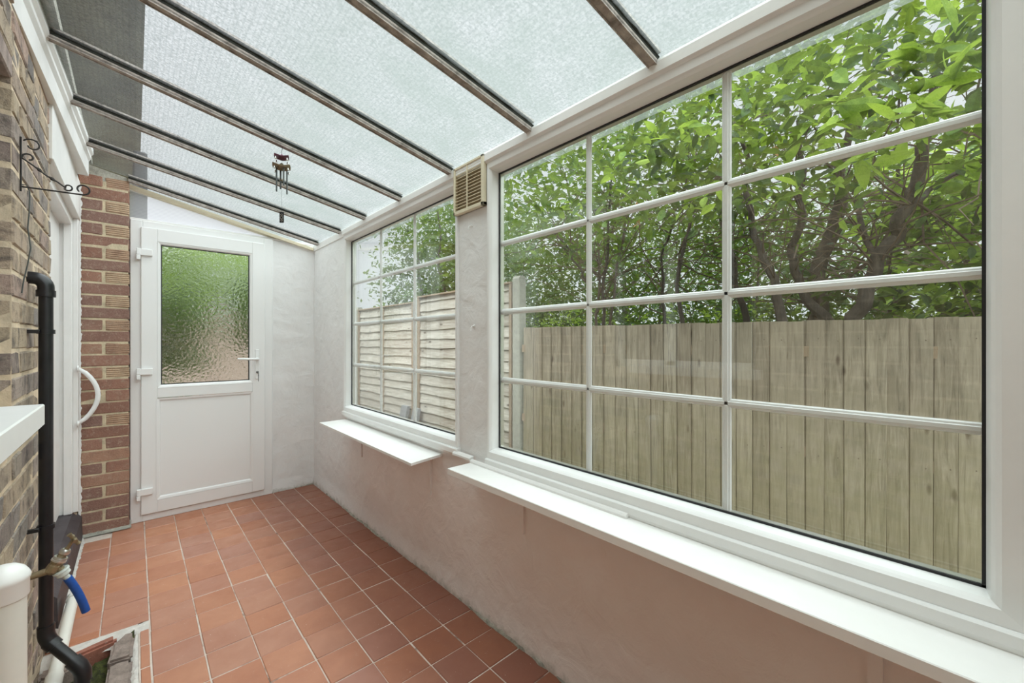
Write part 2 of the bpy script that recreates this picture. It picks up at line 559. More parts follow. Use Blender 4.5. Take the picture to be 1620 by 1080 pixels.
# ------------------------------------------------------------------ mesh helpers
class MB:
    def __init__(s):
        s.v, s.f = [], []

    def add(s, vs, fs):
        o = len(s.v)
        s.v += [tuple(p) for p in vs]
        s.f += [tuple(i + o for i in f) for f in fs]
        return s

    def box(s, a, b, bev=0.0, M=None):
        x0, y0, z0 = (min(a[i], b[i]) for i in range(3))
        x1, y1, z1 = (max(a[i], b[i]) for i in range(3))
        bev = min(bev, (x1 - x0) * .45, (y1 - y0) * .45, (z1 - z0) * .45)
        if bev <= 0:
            vs = [(x, y, z) for x in (x0, x1) for y in (y0, y1) for z in (z0, z1)]
            fs = [(0, 1, 3, 2), (4, 6, 7, 5), (0, 4, 5, 1), (2, 3, 7, 6), (0, 2, 6, 4), (1, 5, 7, 3)]
        else:
            bm = bmesh.new()
            bmesh.ops.create_cube(bm, size=1)
            for vv in bm.verts:
                vv.co = Vector(((x0 + x1) / 2 + vv.co.x * (x1 - x0), (y0 + y1) / 2 + vv.co.y * (y1 - y0), (z0 + z1) / 2 + vv.co.z * (z1 - z0)))
            bmesh.ops.bevel(bm, geom=bm.edges[:], offset=bev, segments=1, affect='EDGES')
            bm.verts.index_update()
            vs = [tuple(vv.co) for vv in bm.verts]
            fs = [tuple(vv.index for vv in f.verts) for f in bm.faces]
            bm.free()
        if M is not None:
            vs = [tuple(M @ Vector(p)) for p in vs]
        return s.add(vs, fs)

    def prism(s, poly, axis, a, b):
        """poly: 2D points; extruded along axis 0/1/2 from a to b."""
        n = len(poly)

        def P(p, t):
            q = [p[0], p[1]]
            q.insert(axis, t)
            return tuple(q)
        vs = [P(p, a) for p in poly] + [P(p, b) for p in poly]
        fs = [tuple(range(n))[::-1], tuple(range(n, 2 * n))]
        for i in range(n):
            j = (i + 1) % n
            fs.append((i, j, n + j, n + i))
        return s.add(vs, fs)

    def tube(s, pts, rad, n=10, caps=True, closed=False):
        pts = [Vector(p) for p in pts]
        N = len(pts)
        if not hasattr(rad, '__len__'):
            rad = [rad] * N
        ref = None
        rings = []
        for i, p in enumerate(pts):
            if closed:
                t = pts[(i + 1) % N] - pts[i - 1]
            else:
                t = pts[min(i + 1, N - 1)] - pts[max(i - 1, 0)]
            t.normalize()
            if ref is None:
                ref = t.orthogonal().normalized()
            ref = (ref - t * ref.dot(t))
            if ref.length < 1e-6:
                ref = t.orthogonal()
            ref.normalize()
            bn = t.cross(ref)
            rings.append([p + (ref * cos(2 * pi * k / n) + bn * sin(2 * pi * k / n)) * rad[i] for k in range(n)])
        vs = [q for r in rings for q in r]
        fs = []
        for i in range(N if closed else N - 1):
            j = (i + 1) % N
            for k in range(n):
                k2 = (k + 1) % n
                fs.append((i * n + k, i * n + k2, j * n + k2, j * n + k))
        if caps and not closed:
            fs.append(tuple(range(n))[::-1])
            fs.append(tuple((N - 1) * n + k for k in range(n)))
        return s.add(vs, fs)

    def lathe(s, prof, origin, axis, n=20):
        """prof: list (r, t) along axis direction."""
        ax = Vector(axis).normalized()
        u = ax.orthogonal().normalized()
        w = ax.cross(u)
        o = Vector(origin)
        vs = [o + ax * t + (u * cos(2 * pi * k / n) + w * sin(2 * pi * k / n)) * r for r, t in prof for k in range(n)]
        fs = []
        for i in range(len(prof) - 1):
            for k in range(n):
                k2 = (k + 1) % n
                fs.append((i * n + k, i * n + k2, (i + 1) * n + k2, (i + 1) * n + k))
        fs.append(tuple(range(n))[::-1])
        fs.append(tuple((len(prof) - 1) * n + k for k in range(n)))
        return s.add(vs, fs)

    def grid(s, fn, nu, nv):
        vs = [fn(i / nu, j / nv) for i in range(nu + 1) for j in range(nv + 1)]
        fs = []
        for i in range(nu):
            for j in range(nv):
                a = i * (nv + 1) + j
                fs.append((a, a + 1, a + nv + 2, a + nv + 1))
        return s.add(vs, fs)

    def mesh(s, name, off=(0, 0, 0), smooth=False, fixn=True):
        me = bpy.data.meshes.new(name)
        ox, oy, oz = off
        me.from_pydata([(x - ox, y - oy, z - oz) for x, y, z in s.v], [], s.f)
        if fixn:
            bm = bmesh.new()
            bm.from_mesh(me)
            bmesh.ops.recalc_face_normals(bm, faces=bm.faces[:])
            bm.to_mesh(me)
            bm.free()
        if smooth:
            me.polygons.foreach_set('use_smooth', [True] * len(me.polygons))
            try:
                me.set_sharp_from_angle(angle=radians(40))
            except Exception:
                pass
        me.update()
        return me


def wloc(o):
    v = Vector((0, 0, 0))
    while o is not None:
        v = v + o.location
        o = o.parent
    return v


def build(mb, name, mat, parent=None, smooth=False, fixn=True, label=None, kind=None, at=None):
    """mesh given in world coordinates; the object sits at `at` (default: parent's place)."""
    pw = wloc(parent) if parent else Vector((0, 0, 0))
    aw = Vector(at) if at else pw
    me = mb.mesh(name, aw, smooth, fixn)
    me.materials.append(MT[mat] if isinstance(mat, str) else mat)
    o = bpy.data.objects.new(name, me)
    COL.objects.link(o)
    if parent:
        o.parent = parent
    o.location = aw - pw
    if label:
        o['label'] = label
    if kind:
        o['kind'] = kind
    return o


def inst(me, name, parent, loc, rot=(0, 0, 0), scale=(1, 1, 1), label=None):
    o = bpy.data.objects.new(name, me)
    COL.objects.link(o)
    o.parent = parent
    o.location = Vector(loc) - wloc(parent)
    o.rotation_euler = rot
    o.scale = scale
    if label:
        o['label'] = label
    return o


def tag(o, label, cat, group=None):
    o['label'] = label
    o['category'] = cat
    if group:
        o['group'] = group
    return o


def thing(name, loc, label, cat, group=None):
    o = bpy.data.objects.new(name, None)
    o.empty_display_size = 0.05
    COL.objects.link(o)
    o.location = loc
    return tag(o, label, cat, group)


def nz(x, y, z=0.0):
    return mnoise.noise(Vector((x, y, z)))


# ================================================================== SETTING
WX = 1.145          # inside face of the long right wall
EY = 3.79           # inside face of the far end wall
LX = -0.26          # brick face of the house wall
NEAR = -1.1         # near end of the lean-to, behind the camera

SL = 0.217


def gz(x):
    return 2.052 + SL * (WX - x)


# ---- floor: grout bed with each quarry tile on it
fb = MB()
fb.box((0.012, NEAR, -0.06), (WX + 0.1, EY + 0.06, -0.0028))
fb.box((LX - 0.05, 2.40, -0.06), (0.046, EY + 0.06, -0.0028))
fb.box((LX - 0.05, NEAR, -0.06), (0.046, 1.72, -0.0028))
floor = build(fb, 'floor', 'grout', kind='structure')
TS, TY0, TSY = 0.156, 2.003, 0.160


def tile_mesh(w, d):
    m = MB().box((-w / 2, -d / 2, -0.012), (w / 2, d / 2, 0.0), 0.0022)
    me = m.mesh('tile')
    me.materials.append(MT['tile'])
    return me


tm = tile_mesh(0.1518, 0.1560)
cols = [-0.263 + TS * c for c in range(10)]
for c in range(9):
    x0, x1 = cols[c], cols[c + 1]
    for r in range(-11, 20):
        y1 = TY0 - TSY * r + 0.0
        y0 = y1 - TSY
        if c < 2 and 1.70 < (y0 + y1) / 2 < 2.45:
            continue
        if c == 0 and y1 > 3.72:
            continue
        jit = random.uniform(-0.0012, 0.0012)
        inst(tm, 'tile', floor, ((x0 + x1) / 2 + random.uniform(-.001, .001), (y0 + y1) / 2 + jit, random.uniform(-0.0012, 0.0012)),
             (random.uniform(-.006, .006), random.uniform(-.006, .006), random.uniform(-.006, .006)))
# cut tiles along the door threshold
tc_ = tile_mesh(0.1525, 0.030)
for c in range(1, 9):
    inst(tc_, 'tile', floor, ((cols[c] + cols[c + 1]) / 2, 3.7815, 0), (0, 0, 0))
tc2 = tile_mesh(0.1518, 0.058)
for c in range(2):
    inst(tc2, 'tile', floor, ((cols[c] + cols[c + 1]) / 2, 2.452, 0), (0, 0, 0))
# narrow red strip beside the gully
ts_ = tile_mesh(0.028, 0.150)
for k in range(4):
    inst(ts_, 'tile', floor, (0.031, 2.31 - 0.155 * k, -0.001), (0, 0, random.uniform(-.01, .01)))

# irregular dirty mortar fillet where the floor meets the long wall
fl = MB()


def fillet(u, v):
    y = NEAR + (EY - NEAR) * u
    w = 0.018 + 0.018 * nz(y * 3.1, 1.7) + 0.010 * nz(y * 17, 5)
    w = max(w, 0.006)
    hh = 0.020 + 0.012 * nz(y * 5.1, 9.7) + 0.006 * nz(y * 31, 2)
    a = v * pi / 2
    x = WX + 0.004 - w * cos(a) * (1 + 0.15 * nz(y * 40, v * 5))
    z = -0.004 + max(hh, 0.005) * sin(a) * (1 + 0.3 * nz(y * 33, v * 4, 3))
    return (x, y, z)


fl.grid(fillet, 420, 5)
o = build(fl, 'mortar_fillet', 'grime_mortar', floor, smooth=True, label='rough dirty mortar line between tiles and wall')
fl = MB()
fl.grid(lambda u, v: (0.82 + 0.33 * u, EY - (0.010 + 0.006 * nz(u * 9, 3)) * cos(v * pi / 2), 0.016 * sin(v * pi / 2)), 60, 4)
build(fl, 'mortar_fillet', 'grime_mortar', floor, smooth=True)

# ---- far end wall (white render beside the door) and long right wall


def rough_wall(name, x_or_y, axis, rects, mat, amp=0.0045, step=0.012):
    m = MB()
    for (a0, a1, z0, z1) in rects:
        nu = max(1, int((a1 - a0) / step))
        nv = max(1, int((z1 - z0) / step))

        def fn(u, v):
            a = a0 + (a1 - a0) * u
            z = z0 + (z1 - z0) * v
            d = amp * (0.9 * nz(a * 4, z * 4, 2) + 0.45 * nz(a * 14, z * 14, 7) + 0.2 * nz(a * 40, z * 30, 1))
            ridge = 1 - abs(nz(a * 5 + 3, z * 3.2, 12)) * 9
            if ridge > 0:
                d += 0.0035 * ridge * max(0, nz(a * 2, z * 2, 30)) * 2
            if z < 0.10:
                d += (0.10 - z) * 0.10
            if axis == 'X':
                return (x_or_y - d, a, z)
            return (a, x_or_y - d, z)
        m.grid(fn, nu, nv)
    return m


BW = (-0.045, 1.390)    # big window glass opening in Y
SW = (1.655, 3.062)     # small window
ZB, ZT = 0.757, 1.962
# solid core of the right wall (behind the plaster skin)
wr = MB()
WO = 1.226
wr.box((WX + 0.006, NEAR, -0.3), (WO, EY + 0.12, 0.69))
wr.box((WX + 0.006, BW[1] + 0.01, 0.69), (WO, SW[0] - 0.025, 1.99))
wr.box((WX + 0.006, SW[1] + 0.01, 0.69), (WO, EY + 0.12, 2.0))
wr.box((WX + 0.006, NEAR, 0.69), (WO, BW[0] - 0.075, 1.99))
wall_right = build(wr, 'wall_right', 'plaster', kind='structure')
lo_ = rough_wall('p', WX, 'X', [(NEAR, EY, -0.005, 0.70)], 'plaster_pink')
build(lo_, 'plaster_skin', 'plaster_pink', wall_right, smooth=True, fixn=False, label='lower wall, off-white painted plaster, pinker low down')
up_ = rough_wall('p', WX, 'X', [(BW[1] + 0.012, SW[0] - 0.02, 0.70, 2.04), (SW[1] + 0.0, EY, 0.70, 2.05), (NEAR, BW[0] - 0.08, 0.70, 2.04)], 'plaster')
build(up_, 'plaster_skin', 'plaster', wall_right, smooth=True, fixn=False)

we = MB()
we.box((0.826, EY + 0.008, -0.05), (WX + 0.12, EY + 0.12, 2.045))
we.box((LX - 0.3, EY + 0.02, -0.05), (-0.020, EY + 0.2, 2.05))
we.box((LX - 0.3, EY + 0.06, 2.05), (-0.030, EY + 0.2, 2.25))
wall_far = build(we, 'wall_far', 'plaster', kind='structure')
build(rough_wall('p', EY, 'Y', [(0.826, WX + 0.003, -0.005, 2.045)], 'plaster', amp=0.006), 'plaster_skin', 'plaster', wall_far, smooth=True, fixn=False)
# near end wall behind the camera
wnr = MB().box((LX - 0.1, NEAR - 0.12, -0.1), (WO, NEAR, 2.03))
wall_near = build(wnr, 'wall_near', 'plaster', kind='structure')

# ---- brick builder


def brick_mesh(l, d, h, seed, along='Y', k=0.0035):
    """one rough brick centred on the origin; long side along Y or X."""
    rnd = random.Random(seed)
    sx, sy = (d, l) if along == 'Y' else (l, d)
    m = MB().box((-sx / 2, -sy / 2, -h / 2), (sx / 2, sy / 2, h / 2), 0.004)
    m.v = [(x + rnd.uniform(-k, k) * .5, y + rnd.uniform(-k, k) * .5, z + rnd.uniform(-k, k) * .6) for x, y, z in m.v]
    return m.mesh('brick')


def bset(mat, l, d, h, n, along='Y'):
    out = []
    for i in range(n):
        me = brick_mesh(l, d, h, 100 + i, along)
        me.materials.append(MT[mat])
        out.append(me)
    return out


# ---- house wall on the left
WIN = (0.83, 1.855, 1.03, 1.985)    # window opening Y0, Y1, Z0, Z1
DOOR = (2.59, 3.64)
CH = 0.0762
hw = MB()
cx0, cx1 = LX - 0.25, LX - 0.003
hw.box((cx0, NEAR, -0.4), (cx1, WIN[0], 3.2))
hw.box((cx0, WIN[0], -0.4), (cx1, WIN[1] + 0.006, WIN[2]))
hw.box((cx0, WIN[0], WIN[3] + .007), (cx1, WIN[1] + 0.006, 3.2))
hw.box((cx0, WIN[1] + 0.006, -0.4), (cx1, DOOR[0] - .004, 3.2))
hw.box((cx0, DOOR[0] - .004, 2.2), (cx1, EY + 0.1, 3.2))
hw.box((cx0, DOOR[1] + 0.04, -0.4), (cx1, EY + 0.1, 2.2))
wall_left = build(hw, 'wall_left', 'mortar', kind='structure')
stock_s = bset('stock', 0.213, 0.10, 0.066, 6)
stock_h = bset('stock', 0.100, 0.10, 0.066, 6)
stock_q = bset('stock', 0.062, 0.10, 0.066, 3)
rest = MB()


def house_bricks():
    nb = 0
    for c in range(0, 31):
        z = 0.006 + CH * c + CH / 2 - 0.03
        if z > 2.26:
            break
        y = NEAR
        # Flemish bond measured back from the window corner so the corner bricks are whole
        seq = []
        yy = WIN[1]
        flip = c % 2
        # forwards from the corner to the door
        k = flip
        while yy < DOOR[0] - 0.01:
            L = 0.2235 if k % 2 == 0 else 0.1115
            if c % 2 == 1 and yy == WIN[1]:
                L = 0.1115
            seq.append((yy, min(yy + L, DOOR[0])))
            yy += L
            k += 1
        yy = WIN[1]
        k = flip + 1
        while yy > NEAR + 0.03:
            L = 0.2235 if k % 2 == 0 else 0.1115
            seq.append((max(yy - L, NEAR), yy))
            yy -= L
            k += 1
        for a, b in seq:
            if a < 0:
                pass
            inwin = z + 0.03 > WIN[2] and z - 0.03 < WIN[3]
            if inwin and b <= WIN[1] + 0.001 and a >= WIN[0] - 0.001:
                continue
            if inwin and a < WIN[0] < b <= WIN[1]:
                b = WIN[0]
            w = b - a
            if w < 0.035:
                continue
            jx = random.uniform(-.003, .003)
            cy_ = (a + b) / 2
            if a > 1.40:
                src = stock_s if w > 0.16 else (stock_h if w > 0.08 else stock_q)
                base = 0.213 if w > 0.16 else (0.100 if w > 0.08 else 0.062)
                me = random.choice(src)
                ctr = LX - 0.05 + jx
                oo = inst(me, 'brick', wall_left, (ctr, cy_, z), (random.uniform(-.008, .008), 0, random.uniform(-.01, .01)), (1, (w - 0.0105) / base, 1))
                nb += 1
            else:
                rest.box((LX - 0.1 + jx, a + .005, z - .033), (LX + jx, b - .005, z + .033), 0.003)
    return nb


nbr = house_bricks()
for me in stock_s + stock_h + stock_q:
    pass
# bricks of the window reveal behind the corner bricks
for c in range(14, 26):
    z = 0.006 + CH * c + CH / 2 - 0.03
    if z > WIN[3]:
        break
    L = 0.10 if c % 2 else 0.045
    m_ = MB().box((LX - 0.105 - L, WIN[1] + .0, z - .033), (LX - 0.108, WIN[1] + 0.06, z + .033), 0.003)
    build(m_, 'brick', 'stock', wall_left, at=(LX - 0.15, WIN[1] + 0.03, z))
build(MB().box((LX - 0.12, WIN[0], WIN[3] - 0.004), (LX - 0.001, WIN[1] + .004, WIN[3] + 0.072), 0.004), 'lintel', 'gullystone', wall_left, label='dark brown weathered lintel over the house window')
rb = build(rest, 'brickwork', MT['stock'], wall_left, kind='stuff')

# ---- brick pier beside the far door
pier = thing('brick_pier', (-0.14, 3.80, 0), 'narrow red and buff brick pier between house door frame and white back door', 'brick pier')
px0, px1, pyf = LX + 0.002, -0.026, 3.72
pm = MB().box((px0, pyf + 0.0035, 0.0), (px1 - 0.004, pyf + 0.084, 2.25))
build(pm, 'mortar_bed', 'mortar2', pier)
red_s = bset('red', 0.213, 0.08, 0.063, 5, 'X')
red_h = bset('red', 0.095, 0.08, 0.063, 5, 'X')
buff_h = bset('buff', 0.108, 0.08, 0.063, 4, 'X')
for c in range(30):
    z = 0.035 + CH * c
    if z > 2.25:
        break
    jy = random.uniform(-.003, .003)
    zz = z + random.uniform(-.002, .002)
    if c % 2 == 0:
        inst(random.choice(red_s), 'brick', pier, ((px0 + px1) / 2 + 0.004, pyf + 0.04 + jy, zz), (0, random.uniform(-.012, .012), 0), (1.06, 1, random.uniform(1.02, 1.1)))
    else:
        inst(random.choice(red_h), 'brick', pier, (px0 + 0.054, pyf + 0.04 + jy, zz), (0, random.uniform(-.015, .015), 0), (1.1, 1, 1.06))
        g = c >= 7 and c % 4 != 3 or c > 13
        me = random.choice(buff_h if g else red_h)
        inst(me, 'brick', pier, (px1 - 0.055, pyf + 0.04 - jy, zz), (0, random.uniform(-.012, .012), 0), (1.03 if g else 1.17, 1, 1.08))
# smeared white paint edge and mortar base
ptm = MB()
ptm.add([(px0, pyf + .004, 2.245), (px1 - .004, pyf + .004, 2.235), (px1 - .004, pyf + .085, 2.235), (px0, pyf + .085, 2.245), (px0, pyf + .012, gz(px0) - .004), (px1 - .01, pyf + .012, gz(px1) - .003), (px1 - .01, pyf + .085, gz(px1) - .003), (px0, pyf + .085, gz(px0) - .004)],
        [(0, 1, 5, 4), (1, 2, 6, 5), (2, 3, 7, 6), (3, 0, 4, 7), (4, 5, 6, 7), (0, 3, 2, 1)])
build(ptm, 'mortar_cap', 'grime_mortar', pier, label='rough cement packed between top brick and roof glass')
pb = MB()
pb.grid(lambda u, v: (px0 - 0.02 + (px1 - px0 + 0.03) * u, pyf - 0.03 + 0.05 * v, 0.004 + 0.035 * v * v + 0.003 * nz(u * 12, v * 5)), 40, 6)
build(pb, 'mortar_skirt', 'grime_mortar', pier, smooth=True)
pe = MB()


def ragged(u, v):
    z = 0.12 + 2.08 * u
    w = 0.010 + 0.012 * abs(nz(z * 18, 3)) + 0.010 * max(0, nz(z * 50, 8))
    return (px0 + 0.0 + w * v, pyf - 0.0045 - 0.001 * sin(v * pi), z)


pe.grid(ragged, 300, 2)
build(pe, 'paint_edge', 'gloss', pier, smooth=True, label='ragged white paint edge over the bricks')

# ================================================================== ROOF
SL = 0.217


def gz(x):
    return 2.052 + SL * (WX - x)


ceiling = bpy.data.objects.new('ceiling', None)
COL.objects.link(ceiling)
ceiling['kind'] = 'structure'
# (Y at ridge, Y at eave)
bars = [(-0.93, -0.99), (-0.38, -0.44), (0.17, 0.09), (0.70, 0.619), (1.182, 1.135), (1.705, 1.677), (2.251, 2.187), (2.772, 2.677), (3.294, 3.144), (3.735, 3.650)]
RX = -0.245


def bar_mesh(ya, yb, last=False):
    """glazing bar: flange below, web, cap above; grime is separate."""
    m, g = MB(), MB()
    xa, xb = (RX if not last else -0.03), WX - 0.012
    za, zb = gz(xa), gz(xb)
    if last:
        ya = ya + (yb - ya) * ((xa - RX) / (xb - RX))

    def seg(mb, y0, y1, z0, z1, bv=0):
        vs = []
        for (x, yc, z) in ((xa, ya, za), (xb, yb, zb)):
            vs += [(x, yc + y0, z + z0), (x, yc + y1, z + z0), (x, yc + y1, z + z1), (x, yc + y0, z + z1)]
        mb.add(vs, [(0, 1, 2, 3), (4, 7, 6, 5), (0, 4, 5, 1), (1, 5, 6, 2), (2, 6, 7, 3), (3, 7, 4, 0)])
    seg(m, -0.014, 0.014, -0.025, -0.013)
    seg(m, -0.014, -0.011, -0.029, -0.019)
    seg(m, 0.011, 0.014, -0.029, -0.019)
    seg(m, -0.006, 0.006, -0.013, -0.002)
    seg(g, -0.014, -0.0065, -0.0125, -0.001)
    seg(g, 0.0065, 0.014, -0.0125, -0.001)
    seg(m, -0.02, 0.02, 0.008, 0.016)
    # ragged putty/algae lumps along the upper edge
    n = 70
    vs, fs = [], []
    for i in range(n + 1):
        t = i / n
        x = xa + (xb - xa) * t
        yc = ya + (yb - ya) * t
        z = gz(x)
        w = 0.0175 + 0.005 * nz(t * 30, ya * 7) + 0.003 * nz(t * 90, ya)
        w2 = 0.018 + 0.005 * nz(t * 25, ya * 3 + 5)
        vs += [(x, yc - w, z - 0.0022), (x, yc - 0.006, z - 0.0126), (x, yc + 0.006, z - 0.0126), (x, yc + w2, z - 0.0022)]
    for i in range(n):
        a = i * 4
        fs += [(a, a + 1, a + 5, a + 4), (a + 2, a + 3, a + 7, a + 6)]
    g.add(vs, fs)
    return m, g


for i, (a, b) in enumerate(bars):
    m, g = bar_mesh(a, b, i == len(bars) - 1)
    bo = build(m, 'glazing_bar', 'bar', ceiling)
    build(g, 'putty_strip', 'bargrime', bo, label='black grimy putty along the bar', fixn=True)

XE = 1.335
for i in range(len(bars) - 1):
    (a0, b0), (a1, b1) = bars[i], bars[i + 1]
    m = MB()
    t = 0.006

    def yat(a, b, x):
        return a + (b - a) * (x - RX) / (WX - RX)
    q = [(RX - 0.03, yat(a0, b0, RX - 0.03) + .002), (XE, yat(a0, b0, XE) + .002), (XE, yat(a1, b1, XE) - .002), (RX - 0.03, yat(a1, b1, RX - 0.03) - .002)]
    vs = [(x, y, gz(x)) for x, y in q] + [(x, y, gz(x) + t) for x, y in q]
    m.add(vs, [(3, 2, 1, 0), (4, 5, 6, 7), (0, 1, 5, 4), (1, 2, 6, 5), (2, 3, 7, 6), (3, 0, 4, 7)])
    build(m, 'roof_pane', 'roofglass', ceiling)
# last strip of glass over the end wall
m = MB()
a1, b1 = bars[-1]
q = [(-0.03, yat(a1, b1, -0.03) + .002), (XE, yat(a1, b1, XE) + .002), (XE, EY + 0.14), (-0.03, EY + 0.14)]
vs = [(x, y, gz(x)) for x, y in q] + [(x, y, gz(x) + 0.006) for x, y in q]
m.add(vs, [(3, 2, 1, 0), (4, 5, 6, 7), (0, 1, 5, 4), (1, 2, 6, 5), (2, 3, 7, 6), (3, 0, 4, 7)])
build(m, 'roof_pane', 'roofglass', ceiling)

# ridge beam on the house wall: slightly skewed, stepped front
rbm = MB()
prof = [(-0.085, 2.20), (0.0, 2.20), (0.0, 2.285), (0.010, 2.300), (0.010, 2.318), (0.020, 2.332), (0.020, 2.36), (-0.085, 2.36)]


def bx_(y):
    return -0.205 - 0.038 * (3.35 - y)


ys = [NEAR, 3.49]
vs = [(bx_(ys[0]) + p[0] * (1 if k not in (0, 7) else 1), ys[0], p[1]) for k, p in enumerate(prof)] + [(bx_(ys[1]) + p[0], ys[1], p[1]) for p in prof]
n = len(prof)
rbm.add(vs, [tuple(range(n))[::-1], tuple(range(n, 2 * n))] + [(i, (i + 1) % n, n + (i + 1) % n, n + i) for i in range(n)])
build(rbm, 'trim_1', 'beam', kind='structure')
# white lintel board over the house door, running to the pier
lb = MB()
lb.box((LX - 0.09, DOOR[0] - 0.05, 1.975), (LX + 0.012, 3.715, 2.205), 0.003)
trim2 = build(lb, 'trim_2', 'beam', kind='structure')
# lead flashing between beam and wall above glass
fs_ = MB().box((LX - 0.02, NEAR, 2.36), (LX + 0.06, EY, 2.40))
build(fs_, 'trim_3', 'concrete', kind='structure')
# eaves beam above the windows
eb = MB()
eb.prism([(WX - 0.013, 2.000), (WX - 0.022, 2.006), (WX - 0.022, 2.036), (WX - 0.018, 2.045), (WO, 2.020), (WO, 1.985), (WX + 0.02, 1.985)], 1, NEAR, SW[1] + 0.02)
build(eb, 'trim_4', 'gloss', kind='structure')
eb = MB()
eb.prism([(WX - 0.006, 2.0), (WX - 0.006, 2.045), (WO, 2.02), (WO, 1.985)], 1, SW[1] + 0.02, EY)
build(eb, 'trim_5', 'gloss', kind='structure')
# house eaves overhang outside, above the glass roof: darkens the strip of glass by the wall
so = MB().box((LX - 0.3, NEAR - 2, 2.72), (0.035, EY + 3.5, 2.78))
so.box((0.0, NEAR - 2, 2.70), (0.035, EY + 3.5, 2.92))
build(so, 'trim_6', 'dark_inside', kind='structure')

# gable infill over the door
gp = MB()
gp.prism([(-0.024, 2.062), (1.10, 2.062), (1.10, gz(1.10) - 0.03), (-0.024, gz(-0.024) - 0.03)], 1, EY + 0.03, EY + 0.036)
gable = build(gp, 'gable_panel', 'poly')
tag(gable, 'ribbed translucent white plastic triangle above the back door', 'panel')
# sloping rail that closes the gable under the last bar
gr = MB()
vs = []
for x in (-0.024, WX - 0.01):
    z = gz(x) - 0.034
    vs += [(x, EY - 0.02, z - 0.018), (x, EY + 0.05, z - 0.018), (x, EY + 0.05, z + 0.006), (x, EY - 0.02, z + 0.006)]
gr.add(vs, [(0, 1, 2, 3), (4, 7, 6, 5), (0, 4, 5, 1), (1, 5, 6, 2), (2, 6, 7, 3), (3, 7, 4, 0)])
build(gr, 'sloping_rail', 'cream', gable)
gr = MB().box((-0.024, EY + 0.0, 2.046), (WX - 0.005, EY + 0.06, 2.063), 0.002)
build(gr, 'bottom_rail', 'gloss', gable)

# ================================================================== FAR DOOR
dY = EY


def frame4(mb, x0, x1, z0, z1, w, y0, y1, bev=0.003, bottom=True):
    """picture frame (outer x0..z1), member width w; depth y0..y1"""
    mb.box((x0, y0, z0), (x0 + w, y1, z1), bev)
    mb.box((x1 - w, y0, z0), (x1, y1, z1), bev)
    mb.box((x0 + w, y0, z1 - w), (x1 - w, y1, z1), bev)
    if bottom:
        mb.box((x0 + w, y0, z0), (x1 - w, y1, z0 + w), bev)


df = MB()
df.box((-0.022, dY - 0.02, 0.0), (0.040, dY + 0.05, 2.046), 0.003)
df.box((0.760, dY - 0.02, 0.0), (0.822, dY + 0.05, 2.046), 0.003)
df.box((0.040, dY - 0.02, 1.990), (0.760, dY + 0.05, 2.046), 0.003)
df.box((0.040, dY - 0.02, 0.0), (0.760, dY + 0.05, 0.045), 0.003)
df.box((0.822, dY - 0.008, 0.0), (0.830, dY + 0.03, 2.046), 0.002)
door_1 = build(df, 'door_1', 'upvc', kind='structure')
lf = MB()
x0, x1, z0, z1 = 0.032, 0.765, 0.050, 2.000
yl0, yl1 = dY - 0.038, dY + 0.02


def mitred(mb, ox0, ox1, oz0, oz1, ix0, ix1, iz0, iz1, y0, y1):
    """four mitred members between outer and inner rectangle with a small open mitre line"""
    g = 0.0006
    O = [(ox0, oz0), (ox1, oz0), (ox1, oz1), (ox0, oz1)]
    I = [(ix0, iz0), (ix1, iz0), (ix1, iz1), (ix0, iz1)]
    for k in range(4):
        j = (k + 1) % 4
        poly = [O[k], O[j], I[j], I[k]]
        cxx = sum(p[0] for p in poly) / 4
        czz = sum(p[1] for p in poly) / 4
        poly = [(p[0] + (g if p[0] < cxx else -g) * (k % 2 == 0), p[1] + (g if p[1] < czz else -g) * (k % 2 == 1)) for p in poly]
        mb.prism(poly, 1, y0, y1)


# upper glazed frame + mid rail + lower frame as mitred members
gx0, gx1, gz0, gz1 = 0.138, 0.660, 0.926, 1.892
bxx = 0.020
lf.box((x0, yl0, z0), (gx0 - bxx, yl1, z1), 0.003)
lf.box((gx1 + bxx, yl0, z0), (x1, yl1, z1), 0.003)
lf.box((gx0 - bxx, yl0 + .0003, gz1 + bxx), (gx1 + bxx, yl1, z1 - .0003), 0.002)
lf.box((gx0 - bxx, yl0 + .0003, 0.836), (gx1 + bxx, yl1, gz0 - bxx), 0.002)
lf.box((gx0 - bxx, yl0 + .0003, z0 + .0003), (gx1 + bxx, yl1, 0.134), 0.002)
leaf = build(lf, 'door_leaf', 'upvc', door_1)
# sloping beads around glass and panel


def bead(mb, ax0, ax1, az0, az1, w, y_out, y_in):
    O = [(ax0 - w, az0 - w), (ax1 + w, az0 - w), (ax1 + w, az1 + w), (ax0 - w, az1 + w)]
    Md = [(ax0 - w * .35, az0 - w * .35), (ax1 + w * .35, az0 - w * .35), (ax1 + w * .35, az1 + w * .35), (ax0 - w * .35, az1 + w * .35)]
    I = [(ax0, az0), (ax1, az0), (ax1, az1), (ax0, az1)]
    vs = [(x, y_out, z) for x, z in O] + [(x, y_out + (y_in - y_out) * .25, z) for x, z in Md] + [(x, y_in, z) for x, z in I]
    fs = []
    for r in (0, 4):
        for k in range(4):
            j = (k + 1) % 4
            fs.append((r + k, r + j, r + 4 + j, r + 4 + k))
    mb.add(vs, fs)


